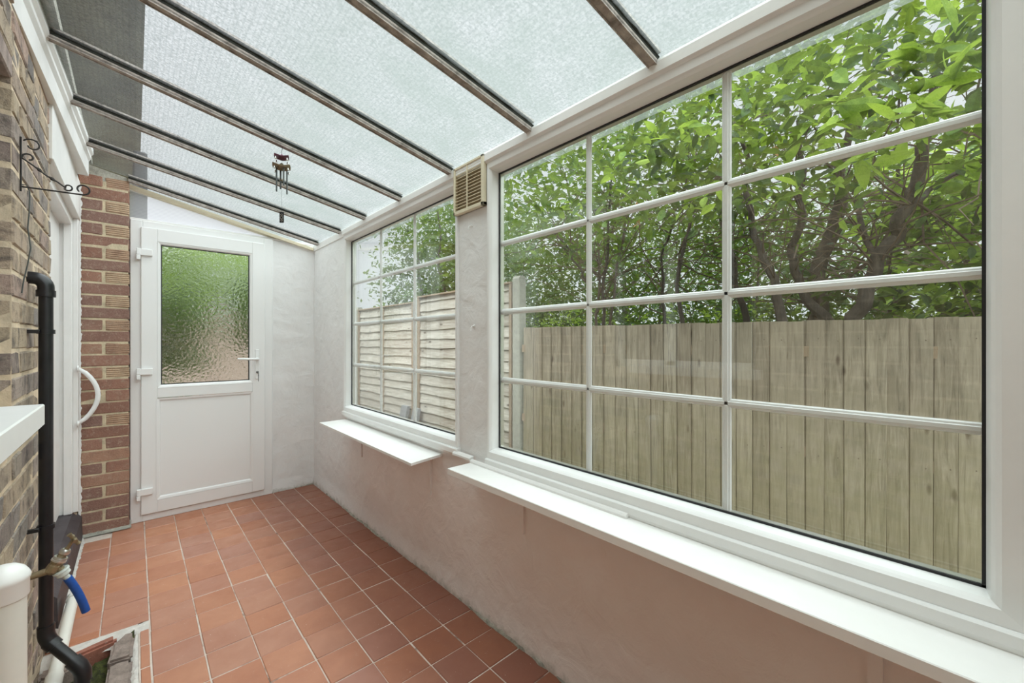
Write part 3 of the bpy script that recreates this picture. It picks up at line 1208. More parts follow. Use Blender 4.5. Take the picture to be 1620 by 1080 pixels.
bd = MB()
bead(bd, gx0, gx1, gz0, gz1, bxx, yl0 - 0.002, yl0 + 0.020)
build(bd, 'glazing_bead', 'upvc', leaf, fixn=False)
bd = MB()
bead(bd, gx0 - .004, gx1 + .004, 0.158, 0.812, 0.022, yl0 - 0.002, yl0 + 0.014)
build(bd, 'panel_bead', 'upvc', leaf, fixn=False)
build(MB().box((gx0 - .01, yl0 + 0.012, 0.15), (gx1 + .01, yl0 + 0.03, 0.82)), 'lower_panel', 'upvc', leaf)
gk = MB()
frame4(gk, gx0 - .001, gx1 + .001, gz0 - .001, gz1 + .001, 0.005, yl0 + 0.015, yl0 + 0.024, 0)
build(gk, 'gasket', 'gasket', leaf)
build(MB().box((gx0 - .004, yl0 + 0.020, gz0 - .004), (gx1 + .004, yl0 + 0.026, gz1 + .004)), 'glass_pane', 'obscure', leaf, label='pebbled obscure glass')
for hz in (1.825, 1.018, 0.205):
    h = MB()
    h.box((0.015, yl0 - 0.020, hz - 0.020), (0.092, yl0 + 0.0, hz + 0.024), 0.003)
    h.box((0.009, yl0 - 0.024, hz - 0.050), (0.030, yl0 + 0.014, hz - 0.019), 0.003)
    h.box((0.009, yl0 - 0.024, hz - 0.019), (0.030, yl0 - 0.002, hz + 0.026), 0.004)
    build(h, 'hinge', 'upvc', door_1, at=(0.05, yl0 - 0.01, hz))
hd = MB()
hx = 0.712
hd.box((hx - 0.014, yl0 - 0.008, 0.930), (hx + 0.014, yl0, 1.165), 0.004)
build(hd, 'backplate', 'upvc', leaf)
hd = MB()
hd.lathe([(0.014, 0), (0.012, 0.006), (0.010, 0.03), (0.011, 0.042)], (hx, yl0 - 0.006, 1.088), (0, -1, 0), 14)
hd.tube([(hx + .004, yl0 - 0.045, 1.088), (hx - .02, yl0 - .050, 1.088), (hx - .05, yl0 - .051, 1.089), (hx - .09, yl0 - .048, 1.09), (hx - .118, yl0 - .042, 1.091), (hx - .132, yl0 - .03, 1.092)], [.009, .010, .009, .0085, .008, .0065], 10)
build(hd, 'lever_handle', 'upvc', leaf, smooth=True)
ky = MB()
ky.lathe([(0.010, 0), (0.010, 0.005), (0.006, 0.007), (0.006, 0.012)], (hx, yl0 - 0.008, 0.985), (0, -1, 0), 14)
ky.box((hx - .0015, yl0 - 0.045, 0.978), (hx + .0015, yl0 - 0.014, 0.990), 0.0005)
ky.lathe([(0.010, -.0012), (0.011, 0), (0.010, .0012)], (hx, yl0 - 0.048, 0.972), (1, 0, 0), 12)
build(ky, 'lock', 'steel', leaf, smooth=True, label='steel cylinder lock with a key in it')
# second key hanging from the first
ky = MB().tube([(hx, yl0 - .048 + .012 * cos(a), .958 + .012 * sin(a)) for a in [k * pi / 6 for k in range(12)]], 0.0012, 6, closed=True)
ky.box((hx - .001, yl0 - .054, .915), (hx + .001, yl0 - .043, .948), .0004)
build(ky, 'key', 'iron', leaf)

# ================================================================== WINDOWS


def window(name, y0, y1, muntin_y, near_w):
    """y0..y1 glass opening; long wall window. near_w: face width at the near (low Y) jamb"""
    prof = [(0.0, 1.186), (0.004, 1.150), (0.008, 1.143), (0.013, 1.137), (0.040, 1.134), (0.041, 1.150)]
    m = MB()

    def ring(d, x):
        dn = d * (near_w / 0.04)
        df_ = d * (0.020 / 0.04) if d > 0.02 else d * 0.9
        return [(x, y0 - dn, ZB - d), (x, y1 + df_, ZB - d), (x, y1 + df_, ZT + d), (x, y0 - dn, ZT + d)]
    rings = [ring(*p) for p in prof]
    # outer back ring: closes the frame into the wall
    rings.append(ring(0.041, 1.222))
    rings.append(ring(0.004, 1.218))
    rings.append(ring(0.0, 1.214))
    rings.append(ring(0.0, 1.186))
    vs = [p for r in rings for p in r]
    fs = []
    for r in range(len(rings) - 1):
        for k in range(4):
            j = (k + 1) % 4
            fs.append((r * 4 + k, r * 4 + j, r * 4 + 4 + j, r * 4 + 4 + k))
    m.add(vs, fs)
    # the cill section under the frame with its ridge
    m.prism([(1.127, ZB - 0.041), (1.123, ZB - 0.045), (1.123, ZB - 0.066), (1.128, ZB - 0.078), (1.224, ZB - 0.078), (1.224, ZB - 0.040), (1.14, ZB - 0.040)], 1, y0 - near_w - 0.01, y1 + 0.022)
    w = build(m, name, 'upvc_old', kind='structure')
    g = MB()
    for (a, b, c, d) in ((y0 - .001, y1 + .001, ZB - .001, ZB + .005), (y0 - .001, y1 + .001, ZT - .005, ZT + .001), (y0 - .001, y0 + .005, ZB, ZT), (y1 - .005, y1 + .001, ZB, ZT)):
        g.box((1.1835, a, c), (1.188, b, d))
    build(g, 'gasket', 'gasket', w)
    g = MB()
    for (a, b, c, d) in ((y0, y1, ZB, ZB + .004), (y0, y1, ZT - .004, ZT), (y0, y0 + .004, ZB + .004, ZT - .004), (y1 - .004, y1, ZB + .004, ZT - .004)):
        g.box((1.1925, a, c), (1.2115, b, d))
    build(g, 'spacer_bar', 'chrome', w)
    build(MB().box((1.188, y0, ZB), (1.192, y1, ZT)), 'glass_pane', 'glass', w)
    build(MB().box((1.212, y0, ZB), (1.216, y1, ZT)), 'glass_pane', 'glass', w)

    def muntin(a, b, vert):
        q = MB()
        hw_ = 0.0125
        pr = [(-hw_, 1.2035), (-hw_ + .003, 1.200), (-hw_ + .007, 1.1985), (-hw_ + .0085, 1.1965), (hw_ - .0085, 1.1965), (hw_ - .007, 1.1985), (hw_ - .003, 1.200), (hw_, 1.2035), (hw_ - .004, 1.2085), (-hw_ + .004, 1.2085)]
        if vert:
            q.prism([(x, a + t) for t, x in pr], 2, ZB, ZT)
        else:
            q.prism([(x, a + t) for t, x in pr], 1, y0, y1)
        return q
    for my in muntin_y:
        build(muntin(my, 0, True), 'muntin', 'upvc', w)
    for mz in (1.053, 1.353, 1.654):
        build(muntin(mz, 0, False), 'muntin', 'upvc', w)
    return w


window('window_1', BW[0] + 0.02, 1.385, [0.910, 0.443], 0.055)
window('window_2', SW[0] + 0.005, 3.060, [2.601, 2.157], 0.030)

# ================================================================== SHELVES
sh = thing('window_shelf', (1.05, 2.4, 0.66), 'short thin white shelf board under the far small window', 'shelf')
sm = MB()
sm.prism([(0.952, 3.036), (1.146, 3.046), (1.146, 1.772), (0.944, 1.728)], 2, 0.648, 0.660)
build(sm, 'board', 'shelf', sh)
sm = MB()
for yb in (1.881, 2.767):
    sm = MB()
    sm.prism([(1.150, 0.648), (1.02, 0.648), (1.02, 0.644), (1.136, 0.640), (1.137, 0.42 if yb < 2 else 0.44), (1.150, 0.42 if yb < 2 else 0.44)], 1, yb - 0.004, yb + 0.004)
    build(sm, 'bracket', 'plaster_pink', sh, at=(1.14, yb, 0.6))

ls = thing('long_window_sill', (1.06, 0.6, 0.68), 'long thick white painted sill board under the big near window', 'sill')
sm = MB()
sm.box((0.992, -0.75, 0.652), (1.144, 1.500, 0.679), 0.002)
build(sm, 'board', 'shelf', ls)
for yb, z0_ in ((1.183, 0.46), (0.127, 0.30)):
    wv = 0.005 if yb > 1 else 0.012
    sm = MB()
    sm.prism([(1.150, 0.652), (1.03, 0.652), (1.03, 0.647), (1.132, 0.642), (1.136, z0_), (1.150, z0_)], 1, yb - wv, yb + wv)
    build(sm, 'bracket', 'plaster_pink', ls, at=(1.14, yb, 0.6))
bead_ = MB()
bead_.prism([(1.124, 0.679), (1.110, 0.679), (1.1105, 0.686), (1.115, 0.692), (1.124, 0.694)], 1, 0.700, 1.500)
tag(build(bead_, 'quadrant_bead', 'gloss'), 'loose length of white quadrant beading lying along back of long sill', 'trim')
b2 = MB().prism([(1.135, 0.688), (1.112, 0.688), (1.113, 0.696), (1.120, 0.702), (1.135, 0.704)], 1, 1.503, 1.640)
tag(build(b2, 'wall_moulding', 'gloss'), 'short white moulding on the pier between the two windows', 'trim')

# ---- louvre vent
vt = thing('louvre_vent', (1.14, 1.53, 1.93), 'cream plastic louvre air vent high on the pier between the windows', 'vent')
v0, v1, w0, w1 = 1.412, 1.640, 1.818, 2.040
vm = MB()
for (a, b, c, d) in ((v0, v1, w0, w0 + .016), (v0, v1, w1 - .012, w1), (v0, v0 + .018, w0, w1), (v1 - .012, v1, w0, w1)):
    vm.box((1.118, a, c), (1.142, b, d), 0.002)
build(vm, 'frame', 'cream', vt)
build(MB().box((1.137, v0, w0), (1.141, v1, w1)), 'back', 'cream_dark', vt)
nsl = 13
for k in range(nsl):
    z = w0 + 0.022 + (w1 - w0 - 0.04) * k / (nsl - 1)
    s_ = MB().prism([(1.122, z - 0.006), (1.124, z - 0.007), (1.137, z + 0.004), (1.135, z + 0.005)], 1, v0 + .012, v1 - .010)
    build(s_, 'louvre', 'cream', vt, at=(1.13, 1.53, z))
build(MB().box((1.119, 1.533, w0 + .01), (1.124, 1.537, w1 - .01)), 'centre_bar', 'cream', vt)

# ---- two small hooks on the pier
for hz, lab in ((1.745, 'small white painted screw hook on the window pier, the upper one below the vent'), (1.286, 'small white painted screw hook on the window pier, the lower one')):
    hy = 1.53 if hz > 1.5 else 1.512
    m = MB()
    m.lathe([(0.007, 0), (0.007, 0.003), (0.003, 0.004), (0.003, 0.009)], (1.145, hy, hz + .008), (-1, 0, 0), 10)
    m.tube([(1.139, hy, hz + .008), (1.130, hy, hz + .006), (1.126, hy, hz - .004), (1.130, hy, hz - .012), (1.122, hy - .002, hz - .013), (1.118, hy, hz - .006)], 0.0022, 6)
    tag(build(m, 'wall_hook', 'upvc', smooth=True), lab, 'hook')
m = MB().lathe([(0.005, 0), (0.005, 0.004), (0.003, 0.008), (0.002, 0.016)], (WX + .003, 3.66, 1.44), (-1, 0, 0), 8)
tag(build(m, 'wall_screw', 'upvc', smooth=True), 'tiny white painted screw in the far corner left of the small window', 'screw')

# ================================================================== HOUSE SIDE DETAILS
# house window (seen reflected in the glazing) and its thick sill
hwf = MB()
hx0 = LX - 0.13
for (a, b, c, d) in ((WIN[0], WIN[0] + .05, WIN[2], WIN[3]), (WIN[1] - .055, WIN[1] - .007, WIN[2], WIN[3]), (WIN[0], WIN[1] - .007, WIN[2], WIN[2] + .06), (WIN[0], WIN[1] - .007, WIN[3] - .05, WIN[3]), (1.37, 1.44, WIN[2], WIN[3])):
    hwf.box((hx0 - .05, a, c), (hx0, b, d), 0.003)
window_3 = build(hwf, 'window_3', 'gloss', kind='structure')
build(MB().box((hx0 - .035, WIN[0] + .05, WIN[2] + .05), (hx0 - .03, 1.37, WIN[3] - .05)), 'glass_pane', 'houseglass', window_3)
build(MB().box((hx0 - .035, 1.44, WIN[2] + .05), (hx0 - .03, WIN[1] - .055, WIN[3] - .05)), 'glass_pane', 'houseglass', window_3)
hs = MB()
hs.box((LX - 0.15, 0.79, 1.005), (-0.172, 1.612, 1.060), 0.003)
tag(build(hs, 'house_window_sill', 'gloss'), 'thick white painted sill projecting from the brick house wall at far left', 'sill')

# house side door: recessed leaf, stepped frame at the far jamb, head, threshold step
dm = MB()
dm.box((LX - 0.10, 3.655, 0.18), (LX - 0.055, 3.715, 1.98), 0.003)
dm.box((LX - 0.056, 3.640, 0.18), (LX - 0.018, 3.715, 1.98), 0.004)
dm.box((LX - 0.02, 3.665, 0.18), (LX + 0.006, 3.715, 1.98), 0.004)
dm.box((LX - 0.10, DOOR[0] - .02, 0.18), (LX - 0.03, DOOR[0] + 0.012, 1.98), 0.003)
dm.box((LX - 0.10, DOOR[0], 1.93), (LX - 0.02, 3.66, 1.98), 0.003)
door_2 = build(dm, 'door_2', 'gloss', kind='structure')
build(MB().box((LX - 0.10, DOOR[0] + 0.01, 0.19), (LX - 0.072, 3.655, 1.935), 0.002), 'door_leaf', 'gloss', door_2)
st = MB()
st.prism([(LX - 0.16, -0.02), (LX + 0.022, -0.02), (LX + 0.018, 0.135), (LX - 0.02, 0.178), (LX - 0.16, 0.19)], 1, DOOR[0] + 0.004, 3.71)
tag(build(st, 'door_step', 'darkstep'), 'black painted worn door step below the house door frame', 'step')
# bow shaped white grab handle
gh = MB()
pts = []
for k in range(13):
    a = k / 12
    z = 0.722 + 0.337 * a
    bow = 0.088 * (sin(pi * a) ** 0.72)
    pts.append((LX + 0.004 + bow, 3.655, z))
gh.tube(pts, [0.010] + [0.0125] * 11 + [0.010], 12)
g_ = thing('grab_handle', (LX, 3.655, 0.89), 'white bow shaped grab handle on the white house door frame', 'handle')
build(gh, 'bow', 'upvc', g_, smooth=True)
for z in (0.722, 1.059):
    build(MB().lathe([(0.019, 0), (0.018, 0.006), (0.012, 0.008)], (LX + 0.003, 3.655, z), (1, 0, 0), 14), 'mounting_foot', 'upvc', g_, smooth=True, at=(LX, 3.655, z))

# black waste pipe with clips
bp_ = thing('black_waste_pipe', (-0.225, 2.12, 0.1), 'black plastic waste pipe running down the brick house wall', 'pipe')
PX, PY, PR = -0.2215, 2.10, 0.0175
top = 1.435


def arc(c, u, v, r, a0, a1, n=8):
    return [tuple(Vector(c) + (Vector(u) * cos(a0 + (a1 - a0) * k / n) + Vector(v) * sin(a0 + (a1 - a0) * k / n)) * r) for k in range(n + 1)]


m = MB().tube([(PX, PY, 0.235), (PX, PY, top - 0.03)], PR, 18)
build(m, 'straight_pipe', 'blackpipe', bp_, smooth=True)
m = MB().tube([(PX, PY, top - 0.055), (PX, PY, top - 0.05)] + arc((PX - 0.03, PY, top - 0.030), (1, 0, 0), (0, 0, 1), 0.03, 0, pi / 2) + [(PX - 0.07, PY, top)], PR + 0.003, 18)
m.tube([(PX, PY, top - 0.062), (PX, PY, top - 0.040)], PR + 0.006, 18)
build(m, 'top_elbow', 'blackpipe', bp_, smooth=True)
for cz in (1.255, 0.595):
    m = MB().tube([(PX, PY, cz - 0.007), (PX, PY, cz + 0.007)], PR + 0.0045, 18)
    m.box((PX - 0.04, PY - 0.026, cz - 0.006), (PX - 0.012, PY - 0.012, cz + 0.006), 0.001)
    build(m, 'pipe_clip', 'blackpipe', bp_, smooth=True, at=(PX, PY, cz))
d1 = Vector((-0.135, 2.045, 0.105))
m = MB().tube([(PX, PY, 0.262), (PX, PY, 0.235), (PX + 0.002, PY - .002, 0.222), tuple(Vector((PX, PY, 0.215)).lerp(d1, 0.12))], PR + 0.004, 18)
m.tube([tuple(Vector((PX, PY, 0.215)).lerp(d1, 0.08)), tuple(Vector((PX, PY, 0.215)).lerp(d1, 0.26))], PR + 0.005, 18)
build(m, 'lower_elbow', 'blackpipe', bp_, smooth=True)
m = MB().tube([tuple(Vector((PX, PY, 0.215)).lerp(d1, 0.2)), tuple(d1)], PR, 18)
build(m, 'diagonal_pipe', 'blackpipe', bp_, smooth=True)
m = MB().tube([tuple(Vector((PX, PY, 0.215)).lerp(d1, 0.74)), tuple(Vector((PX, PY, 0.215)).lerp(d1, 0.95)), tuple(d1 + Vector((0.004, -0.002, -0.014))), tuple(d1 + Vector((0.005, -0.003, -0.045)))], PR + 0.005, 18)
m.tube([tuple(d1 + Vector((0.005, -0.003, -0.03))), tuple(d1 + Vector((0.005, -0.003, -0.10)))], PR, 18)
build(m, 'outlet_elbow', 'blackpipe', bp_, smooth=True)

# white capped soil pipe at the near left
wp = thing('white_capped_pipe', (-0.217, 1.44, 0.0), 'thick upright white plastic pipe with a domed cap, bottom left corner', 'pipe')
cxp, cyp = -0.2165, 1.437
m = MB().tube([(cxp, cyp, 0.0), (cxp, cyp, 0.66)], 0.0365, 28)
build(m, 'pipe', 'whitepipe', wp, smooth=True)
m = MB().lathe([(0.0395, 0), (0.0405, 0.002), (0.0405, 0.036), (0.0425, 0.039), (0.0425, 0.046), (0.040, 0.052), (0.034, 0.062), (0.024, 0.070), (0.012, 0.074), (0.003, 0.075)], (cxp, cyp, 0.650), (0, 0, 1), 28)
build(m, 'cap', 'whitecap', wp, smooth=True)

# low white waste pipe along the foot of the wall, bending down into the gully
lw = thing('low_white_waste_pipe', (-0.205, 2.4, 0.05), 'slim white waste pipe lying along the foot of the house wall behind the black pipe', 'pipe')
m = MB().tube([(-0.205, 2.72, 0.062), (-0.205, 2.2, 0.060), (-0.205, 2.10, 0.058)], 0.0195, 16)
build(m, 'pipe', 'whitepipe', lw, smooth=True)
m = MB().tube([(-0.205, 2.73, 0.030), (-0.205, 2.745, 0.050), (-0.205, 2.73, 0.064), (-0.205, 2.70, 0.064)], 0.0225, 16)
build(m, 'far_elbow', 'whitepipe', lw, smooth=True)
m = MB().tube([(-0.205, 2.13, 0.060), (-0.205, 2.07, 0.060), (-0.203, 2.035, 0.052), (-0.200, 2.012, 0.030), (-0.198, 2.005, -0.02), (-0.198, 2.005, -0.08)], 0.0235, 16)
build(m, 'near_elbow', 'whitepipe', lw, smooth=True)

# ---- gully: sunken mossy hole with stone and brick edging set in pale mortar
gu = thing('floor_gully', (-0.12, 2.05, 0), 'sunken mossy drain gully edged with worn bricks beside the house wall', 'drain')
m = MB()
m.grid(lambda u, v: (-0.27 + 0.27 * u, 1.70 + 0.66 * v, -0.085 + 0.05 * (max(0, v - .75) * 4) ** 1.5 + 0.05 * max(0, u - .7) * 3 + 0.012 * nz(u * 7, v * 9) + .008 * nz(u * 25, v * 30)), 40, 60)
build(m, 'moss_bed', 'moss', gu, smooth=True, fixn=False)
m = MB()
m.grid(lambda u, v: (-0.262 + 0.308 * u, 2.325 + 0.02 * nz(u * 6, 2) + 0.10 * v - 0.02 * nz(u * 6, 2) * v, -0.004 + 0.007 * sin(v * pi) + 0.003 * nz(u * 20, v * 9) - 0.05 * max(0, .3 - v)), 60, 16)
build(m, 'mortar_haunch', 'limemortar', gu, smooth=True, fixn=False, label='white smeared mortar behind the gully')
m = MB()
m.grid(lambda u, v: (-0.010 + 0.030 * u + .004 * nz(v * 9, 4), 1.70 + 0.68 * v, -0.010 + 0.006 * sin(u * pi) + .003 * nz(u * 5, v * 30)), 8, 90)
build(m, 'mortar_joint', 'limemortar', gu, smooth=True, fixn=False)


def stone(name, pts, z0, z1, mat, seed):
    rnd = random.Random(seed)
    bm = bmesh.new()
    vs = [bm.verts.new((x, y, z0)) for x, y in pts]
    f = bm.faces.new(vs)
    r = bmesh.ops.extrude_face_region(bm, geom=[f])
    for e in r['geom']:
        if isinstance(e, bmesh.types.BMVert):
            e.co.z = z1
    bmesh.ops.recalc_face_normals(bm, faces=bm.faces[:])
    bmesh.ops.bevel(bm, geom=bm.edges[:], offset=0.009, segments=2, affect='EDGES')
    bmesh.ops.triangulate(bm, faces=bm.faces[:])
    bmesh.ops.subdivide_edges(bm, edges=bm.edges[:], cuts=1, use_grid_fill=True)
    for v in bm.verts:
        v.co += Vector((nz(v.co.x * 40, v.co.y * 40, seed), nz(v.co.y * 40, v.co.x * 40, seed + 9), nz(v.co.x * 30, v.co.y * 30, seed + 4))) * 0.006
    bm.verts.index_update()
    mb = MB()
    mb.add([tuple(v.co) for v in bm.verts], [tuple(v.index for v in f.verts) for f in bm.faces])
    bm.free()
    cx_ = sum(p[0] for p in pts) / len(pts)
    cy_ = sum(p[1] for p in pts) / len(pts)
    return build(mb, name, mat, gu, smooth=True, at=(cx_, cy_, z1))


stone('edging_brick', [(-0.190, 2.305), (-0.185, 2.350), (-0.055, 2.378), (-0.052, 2.335)], -0.07, 0.010, 'gullybrick', 3)
stone('edging_stone', [(-0.075, 2.185), (-0.065, 2.32), (-0.030, 2.36), (0.002, 2.35), (-0.004, 2.18)], -0.09, 0.008, 'gullystone', 5)
stone('edging_stone', [(-0.085, 2.01), (-0.075, 2.175), (-0.008, 2.17), (-0.010, 2.00)], -0.09, 0.002, 'gullystone', 8)
stone('edging_stone', [(-0.090, 1.80), (-0.088, 2.00), (-0.012, 1.99), (-0.014, 1.80)], -0.09, 0.002, 'gullystone', 11)
stone('edging_stone', [(-0.262, 2.27), (-0.262, 2.335), (-0.180, 2.335), (-0.160, 2.29), (-0.20, 2.265)], -0.09, -0.010, 'gullystone', 15)
m = MB()
m.grid(lambda u, v: (-0.262 + (0.036 + 0.010 * nz(v * 14, 6) + .006 * nz(v * 50, 2)) * u, 2.42 + 1.30 * v, 0.018 * (1 - u) ** 1.5 + 0.001 + 0.003 * nz(u * 4, v * 60)), 5, 160)
build(m, 'mortar_fillet', 'limemortar', floor, smooth=True, fixn=False, label='pale mortar fillet between tiles and house wall')

# ---- brass bib tap with blue hose stub
tp = thing('garden_tap', (-0.20, 1.87, 0.53), 'old brass garden tap on the brick house wall in front of the black pipe', 'tap')
ty = 1.865
m = MB().tube([(LX - 0.01, ty, 0.522), (-0.225, ty, 0.526), (-0.195, ty, 0.530), (-0.172, ty, 0.534)], [0.0095, 0.0095, 0.0100, 0.0115], 14)
m.lathe([(0.019, 0), (0.019, 0.003), (0.012, 0.006)], (LX + .001, ty, 0.523), (1, 0, 0), 16)
build(m, 'inlet_pipe', 'brass', tp, smooth=True)
ax = Vector((0.50, 0.0, 0.86)).normalized()
bo_ = Vector((-0.188, ty, 0.525))
m = MB().lathe([(0.010, -0.005), (0.0165, 0.002), (0.0165, 0.020), (0.0150, 0.024), (0.0165, 0.030), (0.0165, 0.033)], bo_, ax, 8)
build(m, 'body', 'brass', tp)
m = MB().lathe([(0.0185, 0.033), (0.0185, 0.037), (0.0160, 0.038), (0.0160, 0.040), (0.0175, 0.041), (0.0165, 0.045)], bo_, ax, 20)
m.lathe([(0.0125, 0.055), (0.0130, 0.058), (0.0130, 0.064), (0.010, 0.068)], bo_, ax, 16)
build(m, 'collar', 'chrome', tp, smooth=True, label='pale chrome collar rings')
m = MB().lathe([(0.0125, 0.045), (0.0105, 0.050), (0.0115, 0.056), (0.0105, 0.062), (0.0065, 0.068), (0.0050, 0.074), (0.0050, 0.094)], bo_, ax, 6)
build(m, 'spindle', 'brass', tp)
hc = bo_ + ax * 0.098
m = MB()
cross = Vector((0.45, 0.25, -0.86)).normalized()
m.tube([tuple(hc - cross * 0.022), tuple(hc - cross * 0.012), tuple(hc), tuple(hc + cross * 0.012), tuple(hc + cross * 0.022)], [0.0065, 0.0045, 0.0065, 0.0045, 0.0065], 10)
c2 = ax.cross(cross).normalized()
m.tube([tuple(hc - c2 * 0.020), tuple(hc - c2 * 0.011), tuple(hc), tuple(hc + c2 * 0.011), tuple(hc + c2 * 0.020)], [0.006, 0.004, 0.006, 0.004, 0.006], 10)
build(m, 'crosshead_handle', 'brass', tp, smooth=True)
so_ = Vector((-0.170, ty, 0.530))
dh = Vector((0.42, 0.05, -0.88)).normalized()
m = MB().lathe([(0.0105, -0.004), (0.0105, 0.010)], so_, dh, 12)
build(m, 'spout', 'brass', tp, smooth=True)
m = MB().lathe([(0.0185, 0.006), (0.0195, 0.008), (0.0195, 0.012), (0.0165, 0.014), (0.0165, 0.024), (0.011, 0.027), (0.0080, 0.030), (0.0080, 0.045)], so_, dh, 18)
build(m, 'hose_connector', 'nozzle', tp, smooth=True)
hp = [so_ + dh * 0.040]
dd = Vector(dh)
for k in range(9):
    dd = (dd + Vector((-0.018, 0, -0.03))).normalized()
    hp.append(hp[-1] + dd * 0.0145)
m = MB().tube([tuple(p) for p in hp], 0.0105, 16)
tag(build(m, 'hose_stub', 'hose', smooth=True, at=tuple(hp[0])), 'short cut length of blue hose pushed onto the brass tap', 'hose')

# ---- wrought iron bracket with a hanging wire
ib = thing('iron_bracket', (LX, 1.94, 1.70), 'small black wrought iron scroll bracket on the brick house wall', 'bracket')
iy = 1.94


def scroll(c, r0, r1, a0, a1, n=22):
    return [(c[0] + (r0 + (r1 - r0) * k / n) * cos(a0 + (a1 - a0) * k / n), iy, c[1] + (r0 + (r1 - r0) * k / n) * sin(a0 + (a1 - a0) * k / n)) for k in range(n + 1)]


m = MB().tube([(LX + .004, iy, 1.680), (LX + .004, iy, 1.845)], 0.0026, 6)
build(m, 'wall_bar', 'iron', ib)
m = MB().tube([(LX + .004, iy, 1.694)] + [(LX + .004 + 0.135 * k / 6, iy, 1.694 + .001 * k) for k in range(1, 7)] + scroll((-0.124, 1.717), 0.0165, 0.012, -pi / 2, pi * 1.25), 0.0024, 6)
build(m, 'arm', 'iron', ib, label='thin arm ending in a loop')
m = MB().tube(scroll((LX + 0.027, 1.826), 0.009, 0.020, -pi * 0.9, pi * 0.85), 0.0022, 6)
build(m, 'scroll', 'iron', ib)
brc = [(LX + .040, iy, 1.792), (LX + .012, iy, 1.795)]
m = MB().tube(scroll((LX + 0.020, 1.786), 0.006, 0.014, -pi * 0.5, pi * 1.1, 16)[::1] + [(LX + 0.030, iy, 1.764), (LX + 0.055, iy, 1.742), (LX + 0.08, iy, 1.727), (LX + 0.098, iy, 1.712)] + scroll((LX + 0.103, 1.7155), 0.011, 0.006, -pi * .8, pi * 1.0, 14), 0.0024, 6)
build(m, 'brace', 'iron', ib)
m = MB()
for (xa, za, xb, zb) in ((LX + .034, 1.762, LX + .050, 1.747), (LX + .060, 1.740, LX + .078, 1.727)):
    m.tube([(xa, iy, za), ((xa + xb) / 2, iy, (za + zb) / 2), (xb, iy, zb)], [0.001, 0.0055, 0.001], 5)
build(m, 'twist', 'iron', ib)
wr_ = MB().tube([(LX + .004, iy + .0, 1.700), (LX + .016, iy + .002, 1.702), (LX + .022, iy, 1.68), (LX + .021, iy, 1.62), (LX + .018, iy, 1.57), (LX + .024, iy, 1.51), (LX + .018, iy, 1.46), (LX + .010, iy, 1.41), (LX + .006, iy, 1.37)], 0.0017, 6)
tag(build(wr_, 'hanging_wire', 'wire', smooth=True), 'thin dark wire hanging from the scroll bracket down the bricks', 'wire')
nl = MB().tube([(LX - .01, 2.12, 1.905), (LX + .018, 2.12, 1.90)], 0.0014, 6)
tag(build(nl, 'wall_nail', 'rust'), 'rusty nail in the brick wall above the scroll bracket', 'nail')

# ================================================================== WIND CHIME
WCX, WCY = 0.525, 2.225
ch = thing('wind_chime', (WCX, WCY, 2.05), 'metal pagoda wind chime with tubes hanging from a roof bar', 'wind chime')


def pagoda(z, r, mat):
    m = MB()
    n = 4
    prof = [(0.002, z + r * .62), (0.25 * r, z + r * .42), (0.55 * r, z + r * .20), (0.85 * r, z + r * .12), (1.15 * r, z + r * 0.30)]
    vs = []
    K = 16
    for i, (rr, zz) in enumerate(prof):
        for k in range(K):
            a = 2 * pi * k / K + 0.5
            corner = abs(cos(2 * (a - 0.5))) ** 3
            rad_ = rr * (0.72 + 0.28 * corner) if i > 1 else rr
            zc = zz - (0.12 * r * (1 - corner) if i > 2 else 0) - (0.10 * r * (1 - corner) if i == 4 else 0)
            vs.append((WCX + rad_ * cos(a), WCY + rad_ * sin(a), zc))
    fs = []
    for i in range(len(prof) - 1):
        for k in range(K):
            k2 = (k + 1) % K
            fs.append((i * K + k, i * K + k2, (i + 1) * K + k2, (i + 1) * K + k))
    vs2 = [(x, y, zz - 0.0015) for x, y, zz in vs]
    o_ = len(vs)
    fs2 = [tuple(i + o_ for i in f[::-1]) for f in fs]
    rim = [((len(prof) - 1) * K + k, (len(prof) - 1) * K + (k + 1) % K, (len(prof) - 1) * K + (k + 1) % K + o_, (len(prof) - 1) * K + k + o_) for k in range(K)]
    m.add(vs + vs2, fs + fs2 + rim)
    return build(m, 'pagoda_roof', mat, ch, at=(WCX, WCY, z), smooth=False)


pagoda(2.105, 0.037, 'enamel')['label'] = 'upper plum red pagoda roof'
pagoda(2.056, 0.045, 'bronze')['label'] = 'lower bronze pagoda roof'
m = MB().tube([(WCX, WCY, 2.12), (WCX, WCY, 2.145), (WCX + .003, WCY, 2.152), (WCX, WCY - .002, 2.175)], 0.0009, 5)
m.tube([(WCX, WCY, 2.06), (WCX, WCY, 1.845)], 0.0005, 4)
build(m, 'cord', 'iron', ch)
for k in range(4):
    a = 0.5 + k * pi / 2
    for z, r in ((2.098, .034), (2.05, .040)):
        bl = MB().lathe([(0.0012, 0), (0.003, -.004), (0.0045, -.010), (0.006, -.012)], (WCX + r * cos(a), WCY + r * sin(a), z + .006), (0, 0, 1), 8)
        build(bl, 'bell', 'chrome', ch, at=(WCX + r * cos(a), WCY + r * sin(a), z), smooth=True)
for (dx, dy, za, zb) in ((-0.020, 0.010, 2.062, 1.945), (0.004, -0.018, 2.060, 1.972), (0.024, 0.004, 2.055, 1.940), (0.0, 0.022, 2.058, 1.965)):
    m = MB().tube([(WCX + dx, WCY + dy, za - .004), (WCX + dx, WCY + dy, zb)], 0.0036, 10)
    build(m, 'chime_tube', 'pewter', ch, at=(WCX + dx, WCY + dy, 2.0), smooth=True)
m = MB().lathe([(0.002, 0), (0.010, .001), (0.010, .004), (0.002, .005)], (WCX, WCY, 1.998), (0, 0, 1), 12)
build(m, 'striker', 'bronze', ch, smooth=True)
